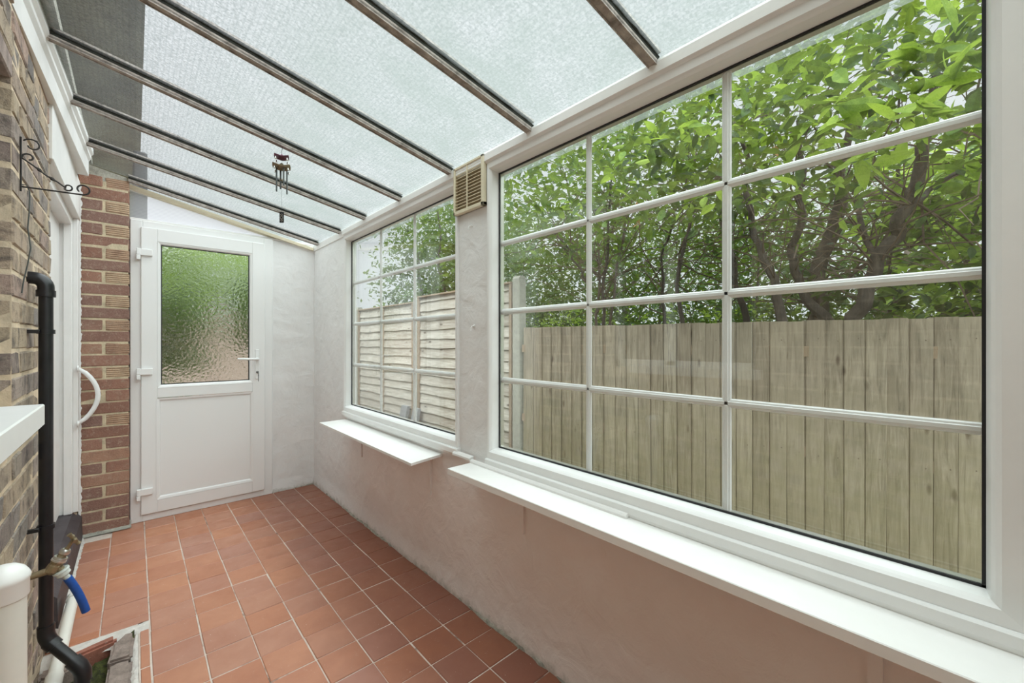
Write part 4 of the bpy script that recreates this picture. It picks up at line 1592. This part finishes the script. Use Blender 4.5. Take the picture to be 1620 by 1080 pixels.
Rz = Matrix.Translation((WCX, WCY, 1.822)) @ Matrix.Rotation(-0.72, 4, 'Z')
m = MB().box((-0.0105, -0.001, -0.026), (0.0105, 0.001, 0.026), 0.0006, Rz)
wv_ = build(m, 'wind_catcher', 'gasket', ch, label='black rectangular plate with a cut pale figure')
m = MB()
for (cx_, cz_, rr, a0, a1) in ((0, 0.012, .0045, 0, 2 * pi), (0, -0.002, .0065, 0, 2 * pi), (0, -.015, .004, 0, 2 * pi)):
    pts = [Rz @ Vector((cx_ + rr * cos(a0 + (a1 - a0) * k / 12), -0.0018, cz_ + rr * sin(a0 + (a1 - a0) * k / 12))) for k in range(12)]
    m.tube(pts, 0.0011, 5, closed=True)
build(m, 'ornament', 'chrome', wv_)

# ================================================================== OUTSIDE
gd = MB()
gd.grid(lambda u, v: (-4 + 22 * u, -8 + 26 * v, -0.32 + 0.04 * nz(u * 9, v * 11)), 30, 30)
build(gd, 'ground', 'earth', kind='structure')
pv = MB().box((-0.8, EY + 0.12, -0.3), (1.3, 9, -0.06))
build(pv, 'garden_path', 'paving', kind='structure')

# ---- close-board fence, rotated slightly, behind the big window
fdir = Vector((-0.224, 0.9746, 0)).normalized()      # away from the camera
fA = Vector((3.296, 0.52, 0))
fn = Vector((-fdir.y, fdir.x, 0))                   # towards the house
cbf = thing('closeboard_fence', (fA.x, fA.y, -0.3), 'low weathered vertical close-board timber fence behind the big window', 'fence')
ang = atan2(fdir.y, fdir.x)


def fboard(i):
    rnd = random.Random(500 + i)
    m = MB()
    # feather-edged: thick edge 14 mm, thin edge 5 mm
    h_ = 1.655
    w_ = 0.118
    m.prism([(0.0, -0.004), (0.0, 0.0165), (0.0015, 0.018), (0.050, 0.012), (0.0945, 0.006), (0.0955, 0.000), (w_, -0.001), (w_, -0.004)], 2, 0.0, h_)
    return m


fbm = []
for i in range(4):
    mb = fboard(i)
    me = mb.mesh('fence_board')
    me.materials.append(MT['fence'])
    fbm.append(me)
for i in range(-16, 24):
    p = fA + fdir * (0.0995 * i)
    o = inst(random.choice(fbm), 'board', cbf, (p.x + fn.x * 0.0, p.y, -0.295 + random.uniform(-.004, .004)), (random.uniform(-.006, .006), random.uniform(-.004, .004), ang + random.uniform(-.012, .012)))
    for nzz in (1.24, 0.62):
        q = p + fdir * 0.03 + fn * 0.014
        pass
nm = MB()
for i in range(-16, 24):
    p = fA + fdir * (0.0995 * i + 0.028) + fn * 0.0155
    for z in (1.235 + random.uniform(-.01, .01), 0.50 + random.uniform(-.015, .015)):
        nm.lathe([(0.0035, 0), (0.0035, 0.0015)], tuple(p + Vector((0, 0, z))), tuple(fn), 6)
build(nm, 'nail_heads', 'rust', cbf, kind='stuff')
for z in (1.16, 0.5, -0.1):
    m = MB()
    a = fA + fdir * -1.7 - fn * 0.001
    b = fA + fdir * 2.42 - fn * 0.001
    vs = []
    for p in (a, b):
        for (d, dz) in ((0, -.035), (0, .035), (-.04, .03), (-.04, -.03)):
            q = p + fn * d
            vs.append((q.x, q.y, z + dz))
    m.add(vs, [(0, 1, 2, 3), (7, 6, 5, 4), (0, 4, 5, 1), (1, 5, 6, 2), (2, 6, 7, 3), (3, 7, 4, 0)])
    build(m, 'rail', 'batten', cbf)

# ---- concrete post and waney-lap panels beyond


def cpost(x, y, top, lab):
    m = MB()
    m.box((x - 0.05, y - 0.05, -0.3), (x + 0.05, y + 0.05, top - 0.03), 0.008)
    m.prism([(x - 0.048, top - 0.03), (x + 0.048, top - 0.03), (x + 0.03, top), (x - 0.03, top)], 1, y - 0.048, y + 0.048)
    return tag(build(m, 'concrete_post', 'concrete', at=(x, y, -0.3)), lab, 'post')


cpost(2.79, 2.955, 1.865, 'pale concrete fence post where vertical boards meet lap panels')
cpost(2.79, 4.92, 1.80, 'concrete fence post between lap panels seen through the small window')
cpost(2.79, 6.88, 1.80, 'farthest concrete fence post, behind the far lap panel')


def wavyboard(y0, y1, z0, z1, x, seed):
    m = MB()
    n = 14
    vs = []
    for i in range(n + 1):
        t = i / n
        y = y0 + (y1 - y0) * t
        zb = z0 + 0.020 * nz(t * 3.1, seed) + 0.008 * nz(t * 9, seed + 3)
        vs += [(x + 0.010, y, z1), (x + 0.002, y, z1), (x - 0.022, y, zb), (x - 0.012, y, zb)]
    fs = [(0, 1, 2, 3)[::-1], tuple(n * 4 + k for k in range(4))]
    for i in range(n):
        for k in range(4):
            fs.append((i * 4 + k, i * 4 + (k + 1) % 4, i * 4 + 4 + (k + 1) % 4, i * 4 + 4 + k))
    m.add(vs, fs)
    return m


def lap_panel(y0, y1, top, lab):
    pn = thing('lap_fence_panel', (2.78, (y0 + y1) / 2, -0.2), lab, 'fence panel', 'waney lap fence panels')
    z = -0.15
    k = 0
    while z < top - 0.05:
        h = 0.118
        build(wavyboard(y0 + .01, y1 - .01, z, min(z + h + 0.03, top), 2.785 - 0.001 * (k % 2), k * 7.3 + y0), 'lap_board', 'lap', pn, at=(2.785, (y0 + y1) / 2, z))
        z += h
        k += 1
    for yb in (y0 + 0.03, (y0 + y1) / 2, y1 - 0.03):
        build(MB().box((2.745, yb - 0.019, -0.15), (2.772, yb + 0.019, top + 0.004), 0.002), 'batten', 'batten', pn, at=(2.76, yb, 0.8))
    build(MB().box((2.74, y0 + .01, top), (2.81, y1 - .01, top + 0.018), 0.002), 'capping', 'batten', pn)


lap_panel(3.01, 4.87, 1.80, 'weathered horizontal lap fence panel nearest the concrete post')
lap_panel(4.97, 6.83, 1.74, 'weathered lap fence panel seen through the middle of the small window')
lap_panel(6.93, 8.79, 1.74, 'farthest weathered lap fence panel, seen at left of the small window')
# two grey slabs leaning in front of the lap panel
for (ya, yb, zt, lab) in ((5.03, 5.20, 0.36, 'left of two grey slabs leaning on the lap fence'), (4.74, 4.88, 0.36, 'right of two grey slabs leaning on the lap fence')):
    m = MB().prism([(2.56, -0.32), (2.60, -0.32), (2.735, zt), (2.695, zt)], 1, ya, yb)
    tag(build(m, 'grey_slab', 'slabgrey', at=(2.65, ya, -0.3)), lab, 'slab')

# dark downpipe outside, seen dimly through the gable panel
dp = MB().box((-0.01, 4.02, -0.06), (0.07, 4.10, 2.60), 0.01)
tag(build(dp, 'outside_downpipe', 'gasket'), 'dark downpipe outside, dim through the ribbed gable panel', 'downpipe')

# ================================================================== PLANTS


def leaf_shape(l, w, fold=0.25, droop=0.15):
    """pointed oval leaf along +X, folded at the midrib"""
    st_ = [(0.0, 0.0), (0.22, 0.75), (0.5, 1.0), (0.78, 0.62), (1.0, 0.0)]
    mid = [(t * l, 0.0, -droop * l * t * t) for t, _ in st_]
    L_ = [(t * l, w / 2 * k, -droop * l * t * t + fold * w / 2 * k) for t, k in st_[1:4]]
    R_ = [(t * l, -w / 2 * k, -droop * l * t * t + fold * w / 2 * k) for t, k in st_[1:4]]
    vs = mid + L_ + R_
    fs = [(0, 1, 5), (1, 2, 6, 5), (2, 3, 7, 6), (3, 4, 7), (1, 0, 8), (2, 1, 8, 9), (3, 2, 9, 10), (4, 3, 10)]
    return vs, fs


def leaf_mesh(l, w, mat):
    vs, fs = leaf_shape(l, w)
    me = bpy.data.meshes.new('leaf')
    me.from_pydata(vs, [], fs)
    me.materials.append(MT[mat])
    return me


def cam_px(p):
    fw = p[0] * sin(YAW) + p[1] * cos(YAW)
    if fw < 0.05:
        return None
    r = p[0] * cos(YAW) - p[1] * sin(YAW)
    return (810 + FPX * r / fw, 541 - FPX * (p[2] - CAM_H) / fw, fw)


def foliage(parent, centers, nper, spread, size, mat, singles, seed, droop=0.5, up=0.3, blocked=None, light_mat=None):
    """leaf clusters: rosettes of leaves around twig tips. the first `singles` are objects, the rest one mesh"""
    rnd = random.Random(seed)
    meshes = [leaf_mesh(1.0, w, mat) for w in (0.42, 0.5, 0.36)]
    V, F = [], []
    base = [leaf_shape(1.0, w) for w in (0.42, 0.5, 0.36)]
    ns = 0
    # nearest clusters first so the singles are the leaves that show largest
    cs = sorted(centers, key=lambda c: (Vector(c) - Vector((1.2, 0.4, 1.4))).length)
    pw = wloc(parent)
    for c in cs:
        for k in range(nper):
            p = Vector(c) + Vector((rnd.gauss(0, spread), rnd.gauss(0, spread), rnd.gauss(0, spread * .7)))
            if blocked and blocked(p):
                continue
            az = rnd.uniform(0, 2 * pi)
            el = rnd.gauss(-droop + up, 0.45)
            roll = rnd.gauss(0, 0.6)
            s = size * rnd.uniform(0.6, 1.25)
            i = rnd.randrange(3)
            R = Matrix.Rotation(az, 4, 'Z') @ Matrix.Rotation(-el, 4, 'Y') @ Matrix.Rotation(roll, 4, 'X')
            if ns < singles:
                q = cam_px(p)
                if q and -50 < q[0] < 1700 and -50 < q[1] < 560:
                    o = bpy.data.objects.new('leaf', meshes[i])
                    COL.objects.link(o)
                    o.parent = parent
                    o.matrix_local = Matrix.Translation(p - pw) @ R @ Matrix.Scale(s, 4)
                    ns += 1
                    continue
            off = len(V)
            M_ = Matrix.Translation(p - pw) @ R @ Matrix.Scale(s, 4)
            V += [tuple(M_ @ Vector(v)) for v in base[i][0]]
            F += [tuple(j + off for j in f) for f in base[i][1]]
    if V:
        me = bpy.data.meshes.new('leaves')
        me.from_pydata(V, [], F)
        me.materials.append(MT[mat])
        o = bpy.data.objects.new('leaves', me)
        COL.objects.link(o)
        o.parent = parent
        o['kind'] = 'stuff'


def wiggle(pts, rad, amp, seed, n=5):
    """subdivide a polyline with small sideways wander"""
    out, rr = [], []
    pts = [Vector(p) for p in pts]
    for i in range(len(pts) - 1):
        for k in range(n):
            t = k / n
            p = pts[i].lerp(pts[i + 1], t)
            s = i + t
            p += Vector((nz(s * 1.7, seed, 1), nz(s * 1.7, seed, 5), nz(s * 1.7, seed, 9) * .5)) * amp
            out.append(tuple(p))
            rr.append(rad[i] + (rad[i + 1] - rad[i]) * t)
    out.append(tuple(pts[-1]))
    rr.append(rad[-1])
    return out, rr


def px3(px, py, X):
    """point seen at that place of the photograph, standing at its own distance X from the camera line"""
    u = (px - 810) / FPX
    v = (541 - py) / FPX
    rx, ry = sin(YAW) + u * cos(YAW), cos(YAW) - u * sin(YAW)
    k = X / rx
    return Vector((X, ry * k, CAM_H + v * k))


def twigs(parent, starts, n, length, rad, seed, blocked=None):
    rnd = random.Random(seed)
    m = MB()
    tips = []
    for k in range(n):
        p = Vector(rnd.choice(starts))
        d = Vector((rnd.gauss(-0.15, .6), rnd.gauss(0, .7), rnd.gauss(0.45, .5))).normalized()
        pts = [tuple(p)]
        L = length * rnd.uniform(.5, 1.3)
        for j in range(5):
            d = (d + Vector((rnd.gauss(0, .25), rnd.gauss(0, .25), rnd.gauss(-.05, .2)))).normalized()
            p = p + d * L / 5
            pts.append(tuple(p))
        if blocked and any(blocked(Vector(q)) for q in pts):
            continue
        tips.append(p)
        r = rad * rnd.uniform(.5, 1.2)
        m.tube(pts, [r, r * .8, r * .65, r * .5, r * .35, r * .2], 4, caps=False)
    build(m, 'twigs', 'twig', parent, kind='stuff', fixn=False)
    return tips


def blocked(p):
    """keep foliage out of the lean-to and off the fence boards"""
    if p.x < 1.50:
        return True
    if p.z > 1.08 + 0.72 * p.x and p.x < 5:
        return True
    if p.z < 1.44 and p.x < 3.55 and p.y < 3.1:
        return True
    if p.y > 2.9 and p.x < 2.95 and p.z < 1.9:
        return True
    if p.y > 2.9 and p.x < 2.3:
        return True
    return False


rnd = random.Random(11)
# --- shrub tree 1: the big dark trunks at the right of the view
t1 = thing('trunked_shrub', (3.75, 0.5, -0.3), 'large leafy shrub with thick dark leaning trunks behind the close-board fence at right', 'tree', 'shrubs beyond the fence')
trunks1 = [
    ([(1340, 560, 3.75), (1352, 505, 3.75), (1375, 445, 3.75), (1405, 385, 3.7), (1432, 335, 3.65), (1452, 285, 3.6), (1470, 200, 3.5), (1480, 90, 3.4)], [.055, .05, .045, .042, .038, .036, .026, .015]),
    ([(1330, 560, 3.9), (1300, 500, 3.9), (1262, 450, 3.9), (1252, 400, 3.9), (1270, 340, 3.9), (1268, 270, 3.9), (1262, 190, 3.8)], [.045, .04, .034, .03, .027, .022, .012]),
    ([(1300, 560, 4.1), (1290, 470, 4.1), (1302, 400, 4.1), (1325, 330, 4.1), (1335, 260, 4.0), (1345, 180, 3.9)], [.07, .062, .055, .05, .035, .02]),
    ([(1430, 335, 3.65), (1470, 300, 3.8), (1530, 265, 4.0), (1580, 230, 4.2)], [.02, .016, .012, .008]),
    ([(1384, 425, 3.72), (1370, 370, 3.8), (1352, 300, 3.8), (1360, 200, 3.7), (1390, 100, 3.5)], [.022, .018, .015, .012, .008]),
    ([(1345, 440, 3.9), (1385, 400, 4.0), (1440, 390, 4.1), (1500, 350, 4.3)], [.012, .010, .008, .005]),
]
t1pts = []
for i, (pp, rr) in enumerate(trunks1):
    P_, R_ = wiggle([px3(a, b, c) for a, b, c in pp], rr, 0.05, i * 3.1)
    t1pts += [p for p in P_ if p[2] > 1.45]
    build(MB().tube(P_, R_, 9), 'trunk' if i < 3 else 'branch', 'bark', t1, smooth=True)
twigs(t1, t1pts, 150, 1.1, .008, 3, blocked)
# --- shrub 2: thin upright stems, left half of the big window
t2 = thing('many_stemmed_shrub', (3.6, 2.0, -0.3), 'twiggy shrub with many thin upright stems behind the fence, left half of big window', 'tree', 'shrubs beyond the fence')
t2pts = []
st2 = [
    ([(1240, 520, 3.7), (1222, 440, 3.7), (1195, 370, 3.7), (1178, 280, 3.6), (1172, 180, 3.4)], [.04, .032, .026, .02, .01]),
    ([(1085, 540, 3.6), (1072, 450, 3.6), (1085, 360, 3.6), (1100, 280, 3.5), (1120, 200, 3.4)], [.022, .018, .015, .012, .008]),
    ([(1060, 540, 3.8), (1040, 470, 3.8), (1052, 390, 3.8), (1080, 330, 3.7), (1090, 250, 3.6)], [.018, .015, .012, .010, .007]),
    ([(955, 540, 3.5), (958, 440, 3.5), (962, 350, 3.5), (968, 280, 3.4)], [.018, .016, .013, .008]),
    ([(945, 540, 3.5), (948, 440, 3.5), (942, 350, 3.5), (935, 290, 3.4)], [.015, .013, .010, .006]),
    ([(965, 540, 3.45), (972, 450, 3.45), (985, 370, 3.45), (1000, 300, 3.4)], [.014, .012, .010, .006]),
    ([(1180, 520, 3.9), (1165, 430, 3.9), (1140, 350, 3.9), (1135, 260, 3.8)], [.03, .024, .02, .01]),
    ([(925, 445, 3.2), (905, 400, 3.1), (880, 370, 3.0), (850, 358, 2.9)], [.010, .009, .008, .005]),
]
for i, (pp, rr) in enumerate(st2):
    P_, R_ = wiggle([px3(a, b, c) for a, b, c in pp], rr, 0.05, 40 + i * 2.3)
    t2pts += [p for p in P_ if p[2] > 1.45]
    build(MB().tube(P_, R_, 7), 'stem', 'bark', t2, smooth=True)
twigs(t2, t2pts, 260, 1.1, .0065, 5, blocked)


def cloud(n, fn, seed):
    r = random.Random(seed)
    return [fn(r) for _ in range(n)]


# canopies: (X, Y, Z) clusters, lower boundary higher near the window so it arches over
def canopy1(r):
    x = r.uniform(2.0, 4.3)
    y = r.uniform(-1.3, 1.4)
    zlow = 1.92 + 0.14 * (x - 1.9) if x < 3.3 else 2.0
    return (x, y, r.uniform(zlow, 3.6 if x > 2.6 else 2.8))


def canopy2(r):
    x = r.uniform(2.2, 4.4)
    y = r.uniform(1.2, 3.5)
    zlow = 1.98 + 0.05 * (x - 2)
    return (x, y, r.uniform(zlow, 3.8))


foliage(t1, cloud(640, canopy1, 21), 9, 0.10, 0.088, 'leaf_mid', 230, 31, blocked=blocked)
foliage(t1, cloud(150, canopy1, 22), 6, 0.09, 0.10, 'leaf_light', 60, 32, blocked=blocked)
foliage(t2, cloud(620, canopy2, 23), 11, 0.12, 0.085, 'leaf_mid', 220, 33, blocked=blocked)
foliage(t2, cloud(170, lambda r: (r.uniform(3.9, 5.2), r.uniform(1.0, 3.6), r.uniform(1.40, 2.4)), 24), 14, 0.14, 0.06, 'leaf_dark', 60, 34, blocked=blocked)
# dry brown leaf clusters hanging
foliage(t2, [tuple(px3(1012, 350, 2.6)), tuple(px3(1006, 320, 2.6)), tuple(px3(1222, 235, 2.6))], 5, 0.02, 0.06, 'leaf_dry', 15, 35, droop=1.3)

# fresh tip rosettes hanging close to the window
for i, (pa, pb_, xx) in enumerate(((1338, 168, 2.05), (1448, 172, 2.0), (1262, 150, 2.3), (1370, 250, 2.3), (1500, 120, 2.1), (1240, 270, 2.5), (1480, 75, 2.2))):
    foliage(t1, [tuple(px3(pa, pb_, xx))], 9, 0.025, 0.125, 'leaf_light', 9, 400 + i, up=0.75)
for i, (pa, pb_, xx) in enumerate(((1118, 200, 2.2), (900, 325, 2.5), (1085, 330, 2.4), (970, 262, 2.3), (860, 335, 2.6), (1040, 215, 2.2))):
    foliage(t2, [tuple(px3(pa, pb_, xx))], 9, 0.03, 0.12, 'leaf_light', 9, 430 + i, up=0.65)

# --- shrub 3: fresh yellow-green, right-hand side
t3 = thing('fresh_green_shrub', (4.9, 0.0, -0.3), 'bright yellow-green large-leaved shrub beyond the fence at far right', 'tree', 'shrubs beyond the fence')
t3pts = []
for i, (yy, xx) in enumerate(((-0.6, 4.8), (-0.1, 5.0), (0.35, 4.9), (-1.1, 5.1))):
    P_, R_ = wiggle([(xx, yy, -0.3), (xx - .1, yy + .1, 1.2), (xx - .3, yy + .05, 2.4), (xx - .5, yy, 3.3)], [.03, .022, .015, .006], .12, 80 + i)
    t3pts += [p for p in P_ if p[2] > 1.3]
    build(MB().tube(P_, R_, 7), 'stem', 'bark', t3, smooth=True)
twigs(t3, t3pts, 70, .8, .006, 6, blocked)
foliage(t3, cloud(230, lambda r: (r.uniform(4.1, 5.6), r.uniform(-1.9, 0.32), r.uniform(1.1, 2.9)), 41), 7, 0.13, 0.15, 'leaf_light', 250, 42)
foliage(t3, cloud(90, lambda r: (r.uniform(3.9, 4.5), r.uniform(-0.9, 0.45), r.uniform(1.45, 2.4)), 45), 7, 0.11, 0.14, 'leaf_light', 0, 46, blocked=blocked)
foliage(t3, cloud(60, lambda r: (r.uniform(3.7, 4.4), r.uniform(-0.9, 0.8), r.uniform(1.30, 1.75)), 43), 9, 0.12, 0.10, 'leaf_dark', 45, 44, blocked=blocked)

# --- shrub 4: above the lap fence, seen in the small window
t4 = thing('overhanging_shrub', (3.4, 5.2, -0.3), 'bushy shrub above the lap fence seen in top right of the small window', 'tree', 'shrubs beyond the fence')
for i, (yy, xx) in enumerate(((4.5, 3.4), (5.2, 3.5), (6.0, 3.6))):
    P_, R_ = wiggle([(xx, yy, -0.3), (xx, yy + .1, 1.3), (xx - .15, yy, 2.3), (xx - .3, yy - .1, 3.2)], [.04, .03, .02, .008], .15, 120 + i)
    build(MB().tube(P_, R_, 7), 'stem', 'bark', t4, smooth=True)
foliage(t4, cloud(620, lambda r: (r.uniform(2.9, 4.3), r.uniform(4.0, 6.6), r.uniform(1.9, 3.5)), 51), 10, 0.14, 0.085, 'leaf_mid', 120, 52, blocked=blocked)
foliage(t4, cloud(420, lambda r: (r.uniform(3.1, 4.6), r.uniform(4.0, 6.8), r.uniform(1.5, 3.1)), 53), 10, 0.14, 0.08, 'leaf_dark', 40, 54, blocked=blocked)

# --- background trees with gaps for the sky
bt = [
    ('background_tree', (7.2, 4.6), 'dense dark green tree far behind, left of the big window view', 'leaf_dark', (2.4, 3.2), 1100, .12),
    ('background_tree', (7.6, 0.6), 'dark green tree far behind the leaning trunks', 'leaf_dark', (2.4, 2.9), 1000, .13),
    ('background_tree', (6.4, -2.4), 'pale green tree far behind at the right frame edge', 'leaf_light', (2.2, 2.7), 900, .13),
    ('background_tree', (6.9, 8.6), 'distant dark green tree behind the farthest lap fence panel', 'leaf_dark', (2.6, 2.3), 900, .12),
]
for i, (nm_, (bx, by), lab, mt, (rr, zt), nn, ls_) in enumerate(bt):
    tr_ = thing(nm_, (bx, by, -0.3), lab, 'tree', 'trees far behind the fence')
    P_, R_ = wiggle([(bx, by, -0.3), (bx + .1, by, 1.0), (bx - .1, by + .1, 2.4), (bx, by, 3.6)], [.11, .09, .06, .02], .2, 200 + i)
    build(MB().tube(P_, R_, 9), 'trunk', 'bark', tr_, smooth=True)
    for k in range(5):
        a = k * 1.257 + i
        P_, R_ = wiggle([(bx, by, 1.0 + .3 * k), (bx + cos(a) * .7, by + sin(a) * .7, 1.9 + .3 * k), (bx + cos(a) * 1.4, by + sin(a) * 1.4, 2.5 + .3 * k)], [.04, .025, .008], .15, 300 + i * 7 + k)
        build(MB().tube(P_, R_, 6), 'branch', 'bark', tr_, smooth=True)

    def cr(r):
        a = r.uniform(0, 2 * pi)
        d = rr * sqrt(r.random())
        return (bx + d * cos(a), by + d * sin(a), r.uniform(0.7, zt + 1.2 * (1 - d / rr)))
    foliage(tr_, cloud(nn, cr, 60 + i), 9, 0.2, ls_, mt, 0, 70 + i)
# tall dark hedge that closes the view between the stems
th = thing('tall_hedge', (5.6, 2.4, -0.3), 'tall dark green hedge well behind the fence, filling the gaps between the stems', 'hedge')
for k in range(6):
    build(MB().tube([(5.6, -0.8 + 1.25 * k, -0.3), (5.56, -0.75 + 1.25 * k, 0.9), (5.62, -0.8 + 1.25 * k, 2.2)], [.04, .03, .01], 6), 'stem', 'bark', th, smooth=True)
foliage(th, cloud(900, lambda r: (r.uniform(5.2, 6.1), r.uniform(-0.9, 6.6), 0.9 + 2.0 * r.random() ** 1.25), 191), 16, 0.12, 0.085, 'leaf_dark', 0, 192)
# low hedge just behind the fence, its top leaves show over the boards
hg = thing('low_hedge', (4.4, 2.6, -0.3), 'small-leaved green hedge showing just above the fence boards left of centre', 'hedge')
for k in range(4):
    build(MB().tube([(4.4, 1.6 + .8 * k, -0.3), (4.38, 1.65 + .8 * k, 0.6), (4.42, 1.6 + .8 * k, 1.25)], [.02, .016, .008], 6), 'stem', 'bark', hg, smooth=True)
foliage(hg, cloud(170, lambda r: (r.uniform(3.9, 5.0), r.uniform(1.0, 4.8), r.uniform(0.9, 1.62)), 91), 12, 0.10, 0.06, 'leaf_light', 80, 92)

# --- garden beyond the back door, only seen through its pebbled glass
def bush(x, y, z0, z1, rx, n, size, mat, lab, seed):
    b = thing('garden_bush', (x, y, -0.1), lab, 'bush')
    build(MB().tube([(x, y, -0.1), (x + .02, y, 0.5), (x + .05, y, (z0 + z1) / 2)], [.03, .022, .01], 7), 'stem', 'bark', b, smooth=True)
    foliage(b, cloud(n, lambda r: (x + r.uniform(-rx, rx), y + r.gauss(0, 0.2), r.uniform(z0, z1)), seed), 16, 0.08, size, mat, 0, seed + 1)


bush(0.18, 5.9, 0.95, 1.75, 0.33, 160, 0.07, 'leaf_dark', 'dark green bush outside the back door, behind the left half of its glass', 95)
bush(1.18, 6.3, 1.15, 1.85, 0.30, 130, 0.07, 'leaf_dark', 'dark green bush outside the back door, behind the right edge of its glass', 97)
bush(0.65, 7.0, 1.55, 2.50, 0.75, 260, 0.09, 'leaf_light', 'pale green shrub outside the back door, blurred in the top of its glass', 99)
bush(0.10, 5.4, 0.30, 0.75, 0.30, 120, 0.07, 'leaf_mid', 'low green bush outside the back door, at bottom left of its glass', 101)
lwall = thing('garden_wall', (0.5, 8.0, -0.1), 'low pinkish garden wall beyond the back door', 'wall')
build(MB().box((-1.5, 8.0, -0.1), (2.3, 8.2, 1.55), 0.01), 'wall_body', 'paving', lwall)
build(MB().box((-1.55, 7.96, 1.55), (2.35, 8.24, 1.62), 0.01), 'coping', 'concrete', lwall)
